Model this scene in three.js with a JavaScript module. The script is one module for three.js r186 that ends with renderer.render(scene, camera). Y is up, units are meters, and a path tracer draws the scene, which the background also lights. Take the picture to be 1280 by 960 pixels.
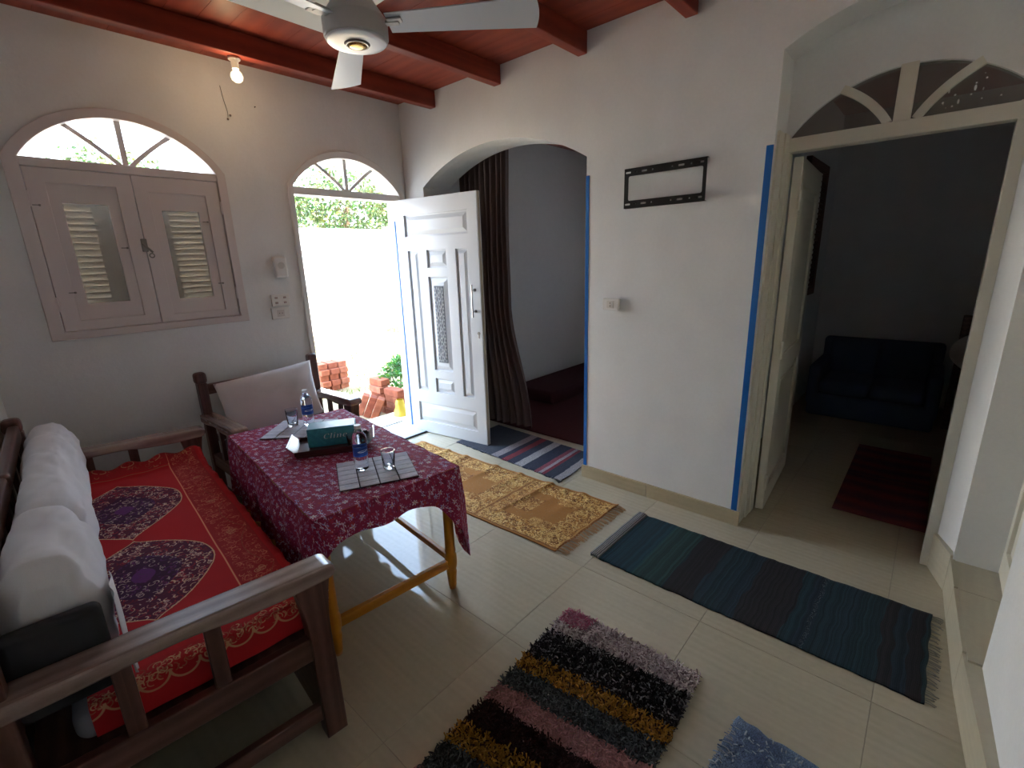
import * as THREE from 'three';
import { RoundedBoxGeometry } from 'three/addons/geometries/RoundedBoxGeometry.js';
import { mergeGeometries, mergeVertices } from 'three/addons/utils/BufferGeometryUtils.js';
import { ImprovedNoise } from 'three/addons/math/ImprovedNoise.js';

// ---------------------------------------------------------------- camera, sky, sun, exposure
// x runs along the wall with the archway, z along the wall with the entrance door, both from their common corner
const scene = new THREE.Scene();
const camera = new THREE.PerspectiveCamera(2 * Math.atan(480 / 590.9) * 180 / Math.PI, 4 / 3, 0.05, 200);
{
  const yaw = 0.7313, pitch = 0.2599, roll = -0.0313;
  const f = new THREE.Vector3(-Math.sin(yaw) * Math.cos(pitch), -Math.sin(pitch), -Math.cos(yaw) * Math.cos(pitch));
  const r = new THREE.Vector3(Math.cos(yaw), 0, -Math.sin(yaw)), u = new THREE.Vector3().crossVectors(r, f);
  const right = r.clone().multiplyScalar(Math.cos(roll)).addScaledVector(u, Math.sin(roll));
  const up = r.clone().multiplyScalar(-Math.sin(roll)).addScaledVector(u, Math.cos(roll));
  camera.quaternion.setFromRotationMatrix(new THREE.Matrix4().makeBasis(right, up, f.clone().negate()));
  camera.position.set(3.6351, 1.5728, 2.7269);
  scene.add(camera);
}
const SUN = new THREE.Vector3(0.80, 1.05, -0.30).normalize();
{ // a hazy, pale sky: nearly white at the horizon, light blue overhead
  const W = 256, H = 128, d = new Float32Array(W * H * 4);
  for (let y = 0; y < H; y++) for (let x = 0; x < W; x++) { const up = Math.max(0, Math.sin(((y + 0.5) / H - 0.5) * Math.PI)), t = Math.pow(up, 0.55), i = (y * W + x) * 4; d[i] = 0.76 - 0.42 * t; d[i + 1] = 0.83 - 0.28 * t; d[i + 2] = 0.93 - 0.06 * t; d[i + 3] = 1; }
  const t = new THREE.DataTexture(d, W, H, THREE.RGBAFormat, THREE.FloatType); t.mapping = THREE.EquirectangularReflectionMapping; t.magFilter = t.minFilter = THREE.LinearFilter; t.needsUpdate = true;
  scene.background = t;
}
const sun = new THREE.DirectionalLight(new THREE.Color(1, 0.97, 0.93), 6);
sun.position.copy(SUN).multiplyScalar(20);
sun.castShadow = true;
sun.shadow.mapSize.set(2048, 2048);
Object.assign(sun.shadow.camera, { left: -12, right: 12, top: 12, bottom: -12, near: 0.5, far: 50 });
sun.name = 'sun';
scene.add(sun, sun.target);

const renderer = new THREE.WebGLRenderer({ antialias: true });
renderer.toneMapping = THREE.LinearToneMapping;
renderer.toneMappingExposure = 11.8;
renderer.shadowMap.enabled = true;

// ---------------------------------------------------------------- helpers
let seed = 20240611;
const rnd = () => { seed = (seed + 0x6d2b79f5) | 0; let t = Math.imul(seed ^ (seed >>> 15), 1 | seed); t = (t + Math.imul(t ^ (t >>> 7), 61 | t)) ^ t; return ((t ^ (t >>> 14)) >>> 0) / 4294967296; };
const rr = (a, b) => a + (b - a) * rnd();
const noise = new ImprovedNoise(), N = (x, y = 0, z = 0) => noise.noise(x + 31.7, y + 11.3, z + 5.1);
const D = Math.PI / 180;
const taken = new Map();
function numbered(name) { const n = taken.get(name) ?? 0; taken.set(name, n + 1); return n ? name + '_' + String(n).padStart(3, '0') : name; }
function mesh(name, geo, mat, parent) {
  const m = new THREE.Mesh(geo, mat); m.name = parent ? name : numbered(name); m.castShadow = m.receiveShadow = true; (parent ?? scene).add(m); return m;
}
function thing(name, label, category, [x, y, z] = [0, 0, 0], turn = 0, group) {
  const o = new THREE.Group(); o.name = numbered(name); o.position.set(x, y, z); o.rotation.y = turn; o.userData = { label, category };
  if (group) o.userData.group = group; scene.add(o); return o;
}
function tag(o, label, category, group) { o.userData = { label, category }; if (group) o.userData.group = group; return o; }
function structGroup(name, label, category, [x, y, z] = [0, 0, 0]) { const o = thing(name, label, category, [x, y, z]); o.userData.kind = 'structure'; return o; }
function struct(name, geo, mat, label, category) { const m = mesh(name, geo, mat); m.userData = { kind: 'structure', label, category }; return m; }
const flat = (g) => { const h = g.index ? g.toNonIndexed() : g; for (const k of Object.keys(h.attributes)) if (!['position', 'normal', 'uv'].includes(k)) h.deleteAttribute(k); if (!h.attributes.uv) h.setAttribute('uv', new THREE.Float32BufferAttribute(new Float32Array(h.attributes.position.count * 2), 2)); return h; };
const merge = (list) => mergeGeometries(list.map(flat));
// uv in metres by the side that a face looks to; grain says along which axis u runs
function boxUV(g, grain = 'x', ou = 0, ov = 0) {
  g = flat(g); const p = g.attributes.position, n = g.attributes.normal, uv = g.attributes.uv;
  for (let i = 0; i < p.count; i++) {
    const P = [p.getX(i), p.getY(i), p.getZ(i)], A = [Math.abs(n.getX(i)), Math.abs(n.getY(i)), Math.abs(n.getZ(i))];
    const k = A[0] > A[1] && A[0] > A[2] ? 0 : A[1] > A[2] ? 1 : 2, axes = [0, 1, 2].filter((a) => a !== k), gi = 'xyz'.indexOf(grain);
    let [a, b] = axes; if (b === gi) [a, b] = [b, a];
    uv.setXY(i, P[a] + ou, P[b] + ov);
  }
  return g;
}
const box = (w, h, d, x = 0, y = 0, z = 0) => new THREE.BoxGeometry(w, h, d).translate(x, y, z);
const rbox = (w, h, d, r, x = 0, y = 0, z = 0, s = 2) => new RoundedBoxGeometry(w, h, d, s, Math.min(r, w / 2.01, h / 2.01, d / 2.01)).translate(x, y, z);
const span = (x0, x1, y0, y1, z0, z1, r = 0) => r ? rbox(x1 - x0, y1 - y0, z1 - z0, r, (x0 + x1) / 2, (y0 + y1) / 2, (z0 + z1) / 2) : box(x1 - x0, y1 - y0, z1 - z0, (x0 + x1) / 2, (y0 + y1) / 2, (z0 + z1) / 2);
const V = (x, y, z) => new THREE.Vector3(x, y, z);
const tube = (pts, r, seg = 24, rad = 8, closed = false) => new THREE.TubeGeometry(new THREE.CatmullRomCurve3(pts.map((p) => V(...p)), closed), seg, r, rad, closed);
const lathe = (pts, seg = 32) => new THREE.LatheGeometry(pts.map(([x, y]) => new THREE.Vector2(x, y)), seg);
const cyl = (r0, r1, h, x = 0, y = 0, z = 0, seg = 20) => new THREE.CylinderGeometry(r0, r1, h, seg).translate(x, y, z);
const extrude = (shape, depth, bevel = 0, seg = 24) => new THREE.ExtrudeGeometry(shape, { depth, bevelEnabled: bevel > 0, bevelThickness: bevel, bevelSize: bevel, bevelOffset: -bevel, bevelSegments: 2, curveSegments: seg });
// an arched outline: jambs from y0 to the springing ys, then a segment of a circle up to the crown ya
function archPath(x0, x1, y0, ys, ya, P = new THREE.Shape()) {
  const c = (x1 - x0) / 2, h = ya - ys, R = (c * c + h * h) / (2 * h), cy = ya - R, cx = (x0 + x1) / 2, t = Math.asin(c / R), n = 28;
  P.moveTo(x0, y0); P.lineTo(x1, y0);
  for (let i = 0; i <= n; i++) { const a = t - (2 * t * i) / n; P.lineTo(cx + R * Math.sin(a), cy + R * Math.cos(a)); }
  P.lineTo(x0, y0); return P;
}
// a bar of a given width that follows points in a plane, with depth
function ribbon(pts, w, depth) {
  const L = [], Rr = [];
  pts.forEach(([x, y], i) => { const a = pts[Math.max(0, i - 1)], b = pts[Math.min(pts.length - 1, i + 1)], dx = b[0] - a[0], dy = b[1] - a[1], l = Math.hypot(dx, dy); L.push([x - dy / l * w / 2, y + dx / l * w / 2]); Rr.push([x + dy / l * w / 2, y - dx / l * w / 2]); });
  const s = new THREE.Shape(); [...L, ...Rr.reverse()].forEach(([x, y], i) => i ? s.lineTo(x, y) : s.moveTo(x, y)); return extrude(s, depth, 0);
}
const toWallA = (g) => g.rotateY(-Math.PI / 2);               // drawn in (z, y), depth goes to -x
// grid surface from a function (s, t) -> [x, y, z]
function grid(nu, nv, fn, uvs = [1, 1]) {
  const pos = [], uv = [], idx = [];
  for (let j = 0; j <= nv; j++) for (let i = 0; i <= nu; i++) { pos.push(...fn(i / nu, j / nv)); uv.push(i / nu * uvs[0], j / nv * uvs[1]); }
  for (let j = 0; j < nv; j++) for (let i = 0; i < nu; i++) { const a = j * (nu + 1) + i, b = a + 1, c = a + nu + 1, d = c + 1; idx.push(a, b, d, a, d, c); }
  const g = new THREE.BufferGeometry(); g.setAttribute('position', new THREE.Float32BufferAttribute(pos, 3)); g.setAttribute('uv', new THREE.Float32BufferAttribute(uv, 2)); g.setIndex(idx); g.computeVertexNormals(); return g;
}
// a sheet from grid() closed into a thin solid
function solid(g, nu, nv, th) {
  const p = g.attributes.position, n = g.attributes.normal, c = p.count, pos = Array.from(p.array), uv = Array.from(g.attributes.uv.array), idx = Array.from(g.index.array), m = idx.length, W = nu + 1;
  for (let i = 0; i < c; i++) { pos.push(p.getX(i) - n.getX(i) * th, p.getY(i) - n.getY(i) * th, p.getZ(i) - n.getZ(i) * th); uv.push(g.attributes.uv.getX(i), g.attributes.uv.getY(i)); }
  for (let i = 0; i < m; i += 3) idx.push(c + idx[i], c + idx[i + 2], c + idx[i + 1]);
  const side = (a, b) => idx.push(b, a, c + a, b, c + a, c + b);
  for (let i = 0; i < nu; i++) { side(i, i + 1); side(nv * W + i + 1, nv * W + i); }
  for (let j = 0; j < nv; j++) { side((j + 1) * W, j * W); side(j * W + nu, (j + 1) * W + nu); }
  const o = new THREE.BufferGeometry(); o.setAttribute('position', new THREE.Float32BufferAttribute(pos, 3)); o.setAttribute('uv', new THREE.Float32BufferAttribute(uv, 2)); o.setIndex(idx); o.computeVertexNormals(); return o;
}
// ---- textures
function canvasTex(w, h, draw, { rep = [1, 1], color = true } = {}) {
  const c = document.createElement('canvas'); c.width = w; c.height = h; const g = c.getContext('2d'); draw(g, w, h);
  const t = new THREE.CanvasTexture(c); t.wrapS = t.wrapT = THREE.RepeatWrapping; t.repeat.set(...rep); if (color) t.colorSpace = THREE.SRGBColorSpace; return t;
}
const fract = (x) => x - Math.floor(x);
function pixelTex(w, h, fn, { rep = [1, 1], color = true } = {}) {   // fn(u, v) -> [r, g, b] 0..255
  const data = new Uint8Array(w * h * 4);
  for (let y = 0; y < h; y++) for (let x = 0; x < w; x++) { const c = fn(x / w, y / h), i = (y * w + x) * 4; for (let k = 0; k < 3; k++) data[i + k] = Math.max(0, Math.min(255, c[k])); data[i + 3] = 255; }
  const t = new THREE.DataTexture(data, w, h); t.wrapS = t.wrapT = THREE.RepeatWrapping; t.magFilter = THREE.LinearFilter; t.minFilter = THREE.LinearMipmapLinearFilter; t.generateMipmaps = true; t.repeat.set(...rep); if (color) t.colorSpace = THREE.SRGBColorSpace; t.needsUpdate = true; return t;
}
const tn = (u, v, f, o = 0) => { // tileable noise
  const a = u * 2 * Math.PI, b = v * 2 * Math.PI, k = f / (2 * Math.PI);
  return (N(Math.cos(a) * k + o, Math.sin(a) * k, Math.cos(b) * k) + N(Math.sin(b) * k + o + 9, Math.cos(a) * k, Math.sin(a) * k + 3)) * 0.7;
};
const std = (o) => new THREE.MeshStandardMaterial(o), phys = (o) => new THREE.MeshPhysicalMaterial(o);
const mixc = (a, b, t) => a.map((x, i) => x + (b[i] - x) * t);
const plasterBump = pixelTex(256, 256, (u, v) => { const g = 128 + 60 * tn(u, v, 9) + 40 * tn(u, v, 30, 4) + 22 * rr(-1, 1); return [g, g, g]; }, { rep: [0.8, 0.8], color: false });
const plasterCol = pixelTex(256, 256, (u, v) => { const g = 6 * tn(u, v, 4, 2) + 4 * tn(u, v, 14, 7) + rr(-1.5, 1.5); return [231 + g, 232 + g, 230 + g]; }, { rep: [0.45, 0.45] });
const woodTex = (base, dark, w, h, rep, f = 1) => pixelTex(w, h, (u, v) => {
  const warp = 0.03 * tn(u, v, 3, 1), rings = Math.sin((v + warp) * 40 * f + 3 * tn(u, v, 2, 8)), fine = tn(u * 1, v, 40, 3) * 0.5 + rr(-0.25, 0.25), patch = tn(u, v, 3, 17);
  return mixc(base, dark, Math.max(0, Math.min(1, 0.42 + 0.22 * rings + 0.3 * fine + 0.3 * patch)));
}, { rep });
const M = {};
M.wall = std({ map: plasterCol, bumpMap: plasterBump, bumpScale: 0.003, roughness: 0.85 });
M.outWall = std({ color: 0xeeeae2, bumpMap: plasterBump, bumpScale: 0.004, roughness: 0.95 });
M.beam = std({ map: woodTex([158, 66, 44], [112, 38, 26], 512, 256, [0.5, 2]), roughness: 0.45 });
M.plank = std({ map: woodTex([164, 70, 44], [130, 48, 30], 512, 256, [0.5, 2.2], 0.8), roughness: 0.5 });
M.sofaWood = std({ map: woodTex([116, 82, 72], [70, 44, 38], 512, 256, [0.8, 4]), roughness: 0.33 });
M.white = std({ color: 0xe6e4e0, roughness: 0.38 });
M.cream = std({ color: 0xdcd8c8, roughness: 0.42 });
M.winPaint = std({ color: 0xd9cfcb, roughness: 0.5 });
M.doorPaint = phys({ color: 0xd2d5d8, roughness: 0.3, clearcoat: 0.2 });
M.groove = std({ color: 0x6b7078, roughness: 0.6 });
M.glass = phys({ color: 0xffffff, transmission: 1, roughness: 0.02, thickness: 0, ior: 1.5 });
M.glassSolid = phys({ color: 0xf6fbff, transmission: 1, roughness: 0.03, thickness: 0, ior: 1.45 });
M.dustyGlass = phys({ color: 0xd4d0ca, transmission: 0.85, roughness: 0.22, thickness: 0 });
M.chrome = std({ color: 0xb4b4b6, metalness: 1, roughness: 0.24 });
M.steel = std({ color: 0x8e8a84, metalness: 0.9, roughness: 0.4 });
M.brass = std({ color: 0xcaa660, metalness: 1, roughness: 0.25 });
M.blackMetal = std({ color: 0x16130f, metalness: 0.2, roughness: 0.45 });
M.blue = phys({ color: 0x1767b4, roughness: 0.32, clearcoat: 0.4 });
M.plastic = std({ color: 0xe9e6e0, roughness: 0.35 });
M.dark = std({ color: 0x151312, roughness: 0.7 });

// ================================================================ THE SETTING
// ---- floor: 61 cm polished porcelain tiles with a streaky grain along x
const tileTex = pixelTex(1024, 512, (u, v) => {
  const s = tn(u, v, 3, 2) * 7 + Math.sin((v * 60 + 2.2 * tn(u, v, 3, 5)) * 2) * 1.2 + tn(u * 1, v, 60, 12) * 4 + tn(fract(u * 1), fract(v * 8), 5, 21) * 6;
  return [196 + s, 187 + s, 163 + s * 0.95];
}, { rep: [0.82, 1.64] });
const tileMats = [0, 1, 2, 3].map((i) => { const t = tileTex.clone(); t.offset.set(i * 0.31, i * 0.23); t.needsUpdate = true; return std({ map: t, color: new THREE.Color().setScalar(0.97 + 0.02 * (i % 3)), roughness: 0.06 }); });
const floor = structGroup('floor', 'polished greige floor of square stone-look tiles', 'floor');
{
  const g = boxUV(rbox(0.6082, 0.012, 0.6082, 0.0012, 0, -0.006, 0, 1), 'x', 0.3, 0.3);
  for (let i = -5; i <= 4; i++) for (let k = -9; k <= 2; k++) {
    const x = 2.455 + 0.61 * (i + 0.5), z = 1.51 + 0.61 * (k + 0.5);
    if (x > 4.4 && z > -0.4 || z < -3.4) continue;
    const m = mesh('tile', g, tileMats[Math.floor(rr(0, 4))], floor); m.position.set(x, 0, z);
  }
  mesh('grout_bed', span(-0.6, 5.4, -0.06, -0.0022, -3.7, 3.6), std({ color: 0xa89e90, roughness: 0.9 }), floor);
}
// ---- walls
const TB = 0.28, TA = 0.22, ROOF = 2.86;
{ // wall with the entrance door and the window, its face on x = 0
  const s = new THREE.Shape([[-0.28, -0.1], [2.95, -0.1], [2.95, ROOF + 0.1], [-0.28, ROOF + 0.1]].map((p) => new THREE.Vector2(...p)));
  s.holes.push(archPath(0.05, 1.03, -0.09, 2.135, 2.40, new THREE.Path()), archPath(1.465, 2.466, 1.212, 2.16, 2.435, new THREE.Path()));
  struct('wall_west', boxUV(toWallA(extrude(s, TA)), 'z'), M.wall, 'off-white plastered wall with the shuttered window and the entrance door', 'wall');
}
{ // wall with the archway and the bedroom door, its face on z = 0
  const s = new THREE.Shape([[-TA, -0.1], [5.2, -0.1], [5.2, ROOF + 0.1], [-TA, ROOF + 0.1]].map((p) => new THREE.Vector2(...p)));
  s.holes.push(archPath(0.25, 1.874, -0.09, 2.17, 2.395, new THREE.Path()), archPath(2.94, 3.87, -0.09, 2.465, 2.59, new THREE.Path()));
  struct('wall_north', boxUV(extrude(s, TB).translate(0, 0, -TB), 'x'), M.wall, 'off-white plastered wall with the archway and the television bracket', 'wall');
}
const SA = 5.4 * D;                                             // the sofa wall is not square to the others
struct('wall_south', boxUV(span(-0.4, 5, -0.1, ROOF + 0.1, 0, 0.2), 'x').rotateY(-SA).translate(0, 0, 2.73), M.wall, 'plain off-white wall behind the red sofa', 'wall');
{
  const e = structGroup('wall_east', 'off-white wall with a raised door niche beside the bedroom door', 'wall');
  const pr = (pts, y0, y1) => { const s = new THREE.Shape(pts.map(([x, z]) => new THREE.Vector2(x, -z))); return boxUV(extrude(s, y1 - y0).rotateX(-Math.PI / 2).translate(0, y0, 0), 'z'); };
  mesh('main_face', pr([[3.942, 0.70], [4.06, 3.3], [4.4, 3.3], [4.4, 0.70]], -0.1, ROOF + 0.1), M.wall, e);
  mesh('pier', pr([[3.81, -0.28], [3.81, -0.21], [3.886, -0.012], [3.915, -0.075], [4.4, -0.075], [4.4, -0.28]], -0.1, ROOF + 0.1), M.wall, e);
  mesh('niche_back', pr([[4.06, -0.075], [4.06, 0.70], [4.4, 0.70], [4.4, -0.075]], -0.1, ROOF + 0.1), M.wall, e);
  mesh('niche_head', pr([[3.92, -0.075], [3.945, 0.70], [4.06, 0.70], [4.06, -0.075]], 2.4, ROOF + 0.1), M.wall, e);
}
// ---- the tiled skirtings
const skirtMat = std({ map: tileTex, color: 0xe9e2d6, roughness: 0.3 }), stepMat = std({ map: tileTex, color: 0xffffff, roughness: 0.3 });
{
  const b = structGroup('baseboard_north', 'greige tile skirting under the television bracket', 'baseboard');
  for (const [x0, x1] of [[1.862, 2.373], [2.376, 2.958]]) mesh('tile', boxUV(span(x0, x1, 0, 0.092, 0, 0.015, 0.002), 'x'), skirtMat, b);
  const e = structGroup('baseboard_east', 'cream tile skirting and raised tiled sill of the door niche', 'baseboard');
  const pr = (pts, y0, y1) => { const s = new THREE.Shape(pts.map(([x, z]) => new THREE.Vector2(x, -z))); return boxUV(extrude(s, y1 - y0).rotateX(-Math.PI / 2).translate(0, y0, 0), 'z'); };
  mesh('tile', pr([[3.797, -0.205], [3.861, -0.010], [3.884, -0.014], [3.812, -0.212]], 0, 0.19), stepMat, e);
  mesh('tile', pr([[3.862, -0.008], [3.872, 0.235], [3.885, 0.235], [3.878, -0.012]], 0, 0.178), stepMat, e);
  mesh('tile', pr([[3.872, 0.238], [3.892, 0.652], [3.905, 0.652], [3.885, 0.238]], 0, 0.172), stepMat, e);
  mesh('tile', pr([[3.892, 0.656], [3.935, 1.15], [4.02, 1.15], [3.942, 0.70], [3.935, 0.656]], 0, 0.165), stepMat, e);
  mesh('tile', pr([[3.935, 1.153], [3.99, 1.9], [4.03, 1.9], [3.98, 1.153]], 0, 0.165), stepMat, e);
  mesh('sill_tile', pr([[3.876, -0.073], [3.887, 0.24], [4.058, 0.24], [4.058, -0.073]], 0.0, 0.174), stepMat, e);
  mesh('sill_tile', pr([[3.887, 0.243], [3.905, 0.695], [4.058, 0.695], [4.058, 0.243]], 0.0, 0.174), stepMat, e);
}
// ---- ceiling boards on beams
{
  const c = structGroup('ceiling', 'ceiling of reddish brown boards', 'ceiling');
  const g = [0, 1, 2].map((i) => boxUV(rbox(4.75, 0.025, 0.1484, 0.002, 2.12, 0, 0, 1), 'x', i * 0.7, i * 0.31));
  for (let i = 0; i < 23; i++) { const m = mesh('board', g[i % 3], M.plank, c); m.position.set(0, 2.8635, 0.06 + i * 0.149); }
  const c2 = structGroup('ceiling_adjoining', 'dim brown board ceiling of the rooms beyond', 'ceiling');
  mesh('board_deck', boxUV(span(-0.2, 5.3, 2.85, 2.876, -3.6, -0.02), 'x'), M.plank, c2);
  struct('roof', span(-0.4, 5.6, 2.9, 3.1, -3.9, 3.6), M.outWall, 'flat roof slab over the house', 'roof');
  for (const [i, x] of [0.478, 1.174, 1.871, 2.526, 3.22].entries()) {
    const b = mesh('ceiling_beam', boxUV(rbox(0.066, 0.12, 3.2, 0.006, x - 0.033, 2.79, 1.6), 'z', 0.7 * i, 0.2 * i), M.beam);
    tag(b, ['reddish brown ceiling beam next to the window wall, holding the lit bulb', 'reddish brown ceiling beam second from the window wall', 'reddish brown ceiling beam third from the window wall', 'reddish brown ceiling beam fourth from the window wall', 'reddish brown ceiling beam above the bedroom door'][i], 'beam', 'ceiling beams');
  }
  for (const [i, x] of [0.35, 1.05, 1.75, 2.45].entries()) { const b = mesh('ceiling_beam', boxUV(rbox(0.07, 0.13, 3.1, 0.006, x, 2.784, -1.9), 'z', i), M.beam); tag(b, 'dark ceiling beam in the room behind the archway', 'beam', 'beams behind the archway'); }
}
// ---- rooms beyond
struct('wall_arch_room_west', span(-TA, 0, -0.1, ROOF + 0.1, -3.5, -0.28), M.wall, 'dim brown side wall of the room behind the archway', 'wall');
{ // end wall of both rooms; the arch room has a small window in it, which no line of sight from the hall reaches
  const w = new THREE.Shape([[-TA, -0.1], [5.4, -0.1], [5.4, ROOF + 0.1], [-TA, ROOF + 0.1]].map((q) => new THREE.Vector2(...q)));
  w.holes.push(archPath(1.3, 2.0, 1.5, 1.9, 1.95, new THREE.Path()));
  struct('wall_arch_room_north', extrude(w, 0.2).translate(0, 0, -3.65), M.wall, 'dim end wall of the rooms beyond', 'wall');
  const g = structGroup('window_2', 'small window in the end wall of the arch room', 'window');
  mesh('frame', merge([span(1.3, 1.34, 1.5, 1.93, -3.6, -3.5), span(1.96, 2.0, 1.5, 1.93, -3.6, -3.5), span(1.3, 2.0, 1.5, 1.54, -3.6, -3.5), span(1.63, 1.67, 1.54, 1.93, -3.6, -3.5)]), M.winPaint, g);
  for (const x of [1.485, 1.815]) mesh('pane', span(x - 0.145, x + 0.145, 1.54, 1.93, -3.552, -3.548), M.glass, g);
}
struct('wall_partition', span(2.55, 2.68, -0.1, ROOF + 0.1, -3.45, -0.28), M.wall, 'dim partition between the bedroom and the arch room', 'wall');
{
  const w = new THREE.Shape([[-3.7, -0.1], [0, -0.1], [0, ROOF + 0.1], [-3.7, ROOF + 0.1]].map((q) => new THREE.Vector2(...q)));
  w.holes.push(archPath(-2.14, -1.95, 2.08, 2.25, 2.27, new THREE.Path()));
  struct('wall_bedroom_east', toWallA(extrude(w, 0.2)).translate(5.4, 0, 0), M.wall, 'dim east wall of the bedroom with a small vent', 'wall');
}

// ---- entrance door with its fanlight
function fanlight(parent, x0, x1, y0, ya, bars, mat, pane, place) {   // place(g) puts a drawing made in (s, y, depth) on its wall
  const cx = (x0 + x1) / 2, c = (x1 - x0) / 2, h = ya - y0, R = (c * c + h * h) / (2 * h), cy = ya - R;
  const arcAt = (x) => cy + Math.sqrt(R * R - (x - cx) ** 2);
  mesh('mullion', place(ribbon([[cx, y0 - 0.01], [cx, ya + 0.005]], bars[1], bars[2])), mat, parent);
  for (const s of [-1, 1]) {
    const ex = cx + s * c * 0.54, ey = arcAt(ex), pts = [];
    for (let i = 0; i <= 12; i++) { const t = i / 12, bx = cx + s * bars[3], qx = (bx + ex) / 2 - s * c * bars[4], qy = (y0 + ey) / 2 + h * bars[4] * 1.6; pts.push([(1 - t) ** 2 * bx + 2 * t * (1 - t) * qx + t * t * ex, (1 - t) ** 2 * y0 + 2 * t * (1 - t) * qy + t * t * (ey + 0.01)]); }
    mesh('curved_bar', place(ribbon(pts, bars[0], bars[2])), mat, parent);
  }
  const sh = new THREE.Shape(); const cuts = [[-1, -0.54], [-0.54, 0], [0, 0.54], [0.54, 1]];
  for (const [a, b] of cuts) {                                        // four panes, one for each light
    const s = new THREE.Shape(), n = 8;
    if (a === -1 || b === 1) { const e = a === -1 ? b : a; s.moveTo(cx, y0); for (let i = 0; i <= n; i++) { const x = cx + c * ((a === -1 ? a : b) + (e - (a === -1 ? a : b)) * i / n); s.lineTo(x, arcAt(Math.max(x0, Math.min(x1, x)))); } s.lineTo(cx, y0); }
    else { s.moveTo(cx, y0); for (let i = 0; i <= n; i++) { const x = cx + c * (a + (b - a) * i / n); s.lineTo(x, arcAt(x)); } s.lineTo(cx, y0); }
    mesh('pane', place(extrude(s, 0.003).translate(0, 0, bars[2] / 2)), pane, parent);
  }
}
{
  const d = structGroup('door_1', 'white panelled entrance door standing open below an arched fanlight', 'door');
  const fr = archPath(0.035, 1.045, -0.03, 2.135, 2.415); fr.holes.push(archPath(0.085, 1.008, -0.022, 2.13, 2.362, new THREE.Path()));
  mesh('frame', toWallA(extrude(fr, 0.19, 0.004)).translate(0.018, 0, 0), M.white, d);
  mesh('transom_bar', span(-0.1, 0.01, 2.075, 2.128, 0.085, 1.008, 0.005), M.white, d);
  fanlight(d, 0.085, 1.008, 2.126, 2.362, [0.022, 0.028, 0.03, 0.015, 0.03], M.white, M.glass, (g) => toWallA(g).translate(-0.03, 0, 0));
  mesh('corner_guard', span(-0.075, -0.060, 0.0, 1.92, 0.084, 0.100, 0.003), M.blue, d).userData = { label: 'blue plastic corner strip' };
  mesh('threshold', boxUV(span(-TA, 0.0, -0.05, 0.004, 0.06, 1.03, 0.003), 'z'), skirtMat, d);
  // the leaf, hinged on the corner side, swung in beyond a right angle; drawn along x from its hinge, its face on +z
  const leaf = new THREE.Group(); leaf.name = 'door_leaf'; d.add(leaf); leaf.position.set(0.028, 0, 0.150); leaf.rotation.y = 8.2 * D;
  const W = 0.885, H = 2.078, T = 0.042, outs = new THREE.Shape([[0, 0.008], [W, 0.008], [W, H], [0, H]].map((p) => new THREE.Vector2(...p)));
  const panels = [[0.10, 0.785, 1.775, 1.95], [0.115, 0.235, 0.42, 1.66], [0.335, 0.55, 1.515, 1.66], [0.335, 0.55, 0.625, 1.44], [0.65, 0.77, 0.42, 1.66], [0.335, 0.55, 0.42, 0.55], [0.10, 0.785, 0.115, 0.30]];
  const hole = (x0, x1, y0, y1) => { const p = new THREE.Path(); p.moveTo(x0, y0); p.lineTo(x0, y1); p.lineTo(x1, y1); p.lineTo(x1, y0); p.lineTo(x0, y0); return p; };
  for (const [x0, x1, y0, y1] of panels) outs.holes.push(hole(x0, x1, y0, y1));
  mesh('leaf_frame', extrude(outs, T, 0.002).translate(0, 0, -T), M.doorPaint, leaf);
  for (const [x0, x1, y0, y1] of panels) {
    const w = x1 - x0, h = y1 - y0, i = 0.012, j = Math.min(0.045, w * 0.3, h * 0.3), z0 = -0.016, z1 = -0.002, pos = [];
    const A = [[x0, y0], [x1, y0], [x1, y1], [x0, y1]], B = [[x0 + i, y0 + i], [x1 - i, y0 + i], [x1 - i, y1 - i], [x0 + i, y1 - i]], C = [[x0 + j, y0 + j], [x1 - j, y0 + j], [x1 - j, y1 - j], [x0 + j, y1 - j]];
    const quad = (a, b, c, e) => pos.push(...a, ...b, ...c, ...a, ...c, ...e);
    for (let k = 0; k < 4; k++) { const n = (k + 1) % 4; quad([...A[k], z0], [...A[n], z0], [...B[n], z0], [...B[k], z0]); quad([...B[k], z0], [...B[n], z0], [...C[n], z1], [...C[k], z1]); }
    quad([...C[0], z1], [...C[1], z1], [...C[2], z1], [...C[3], z1]);
    quad([...A[3], -T + 0.006], [...A[2], -T + 0.006], [...A[1], -T + 0.006], [...A[0], -T + 0.006]);
    const g = new THREE.BufferGeometry(); g.setAttribute('position', new THREE.Float32BufferAttribute(pos, 3)); g.computeVertexNormals();
    mesh('panel', g, M.doorPaint, leaf);
  }
  { // carved insert of the middle panel: a lattice of small lozenges and scrolls in relief
    const list = [span(0.392, 0.494, 0.70, 1.365, -0.004, 0.002)];
    mesh('carving_ground', list[0], M.groove, leaf);
    const bits = [];
    for (const ph of [0, Math.PI]) for (const cx of [0.425, 0.461]) { const pts = []; for (let k = 0; k <= 44; k++) pts.push([cx + 0.014 * Math.sin(k * 0.72 + ph + (cx > 0.44 ? 1.57 : 0)), 0.712 + k * 0.0146, 0.003]); bits.push(tube(pts, 0.0034, 120, 5)); }
    for (let r = 0; r < 20; r++) for (const c of [0.402, 0.443, 0.484]) bits.push(new THREE.OctahedronGeometry(0.009, 0).scale(0.8, 1.2, 0.5).translate(c, 0.722 + r * 0.0325, 0.003));
    const cv = mesh('carving', merge(bits), M.doorPaint, leaf); cv.userData.label = 'carved lattice in relief';
  }
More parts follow.
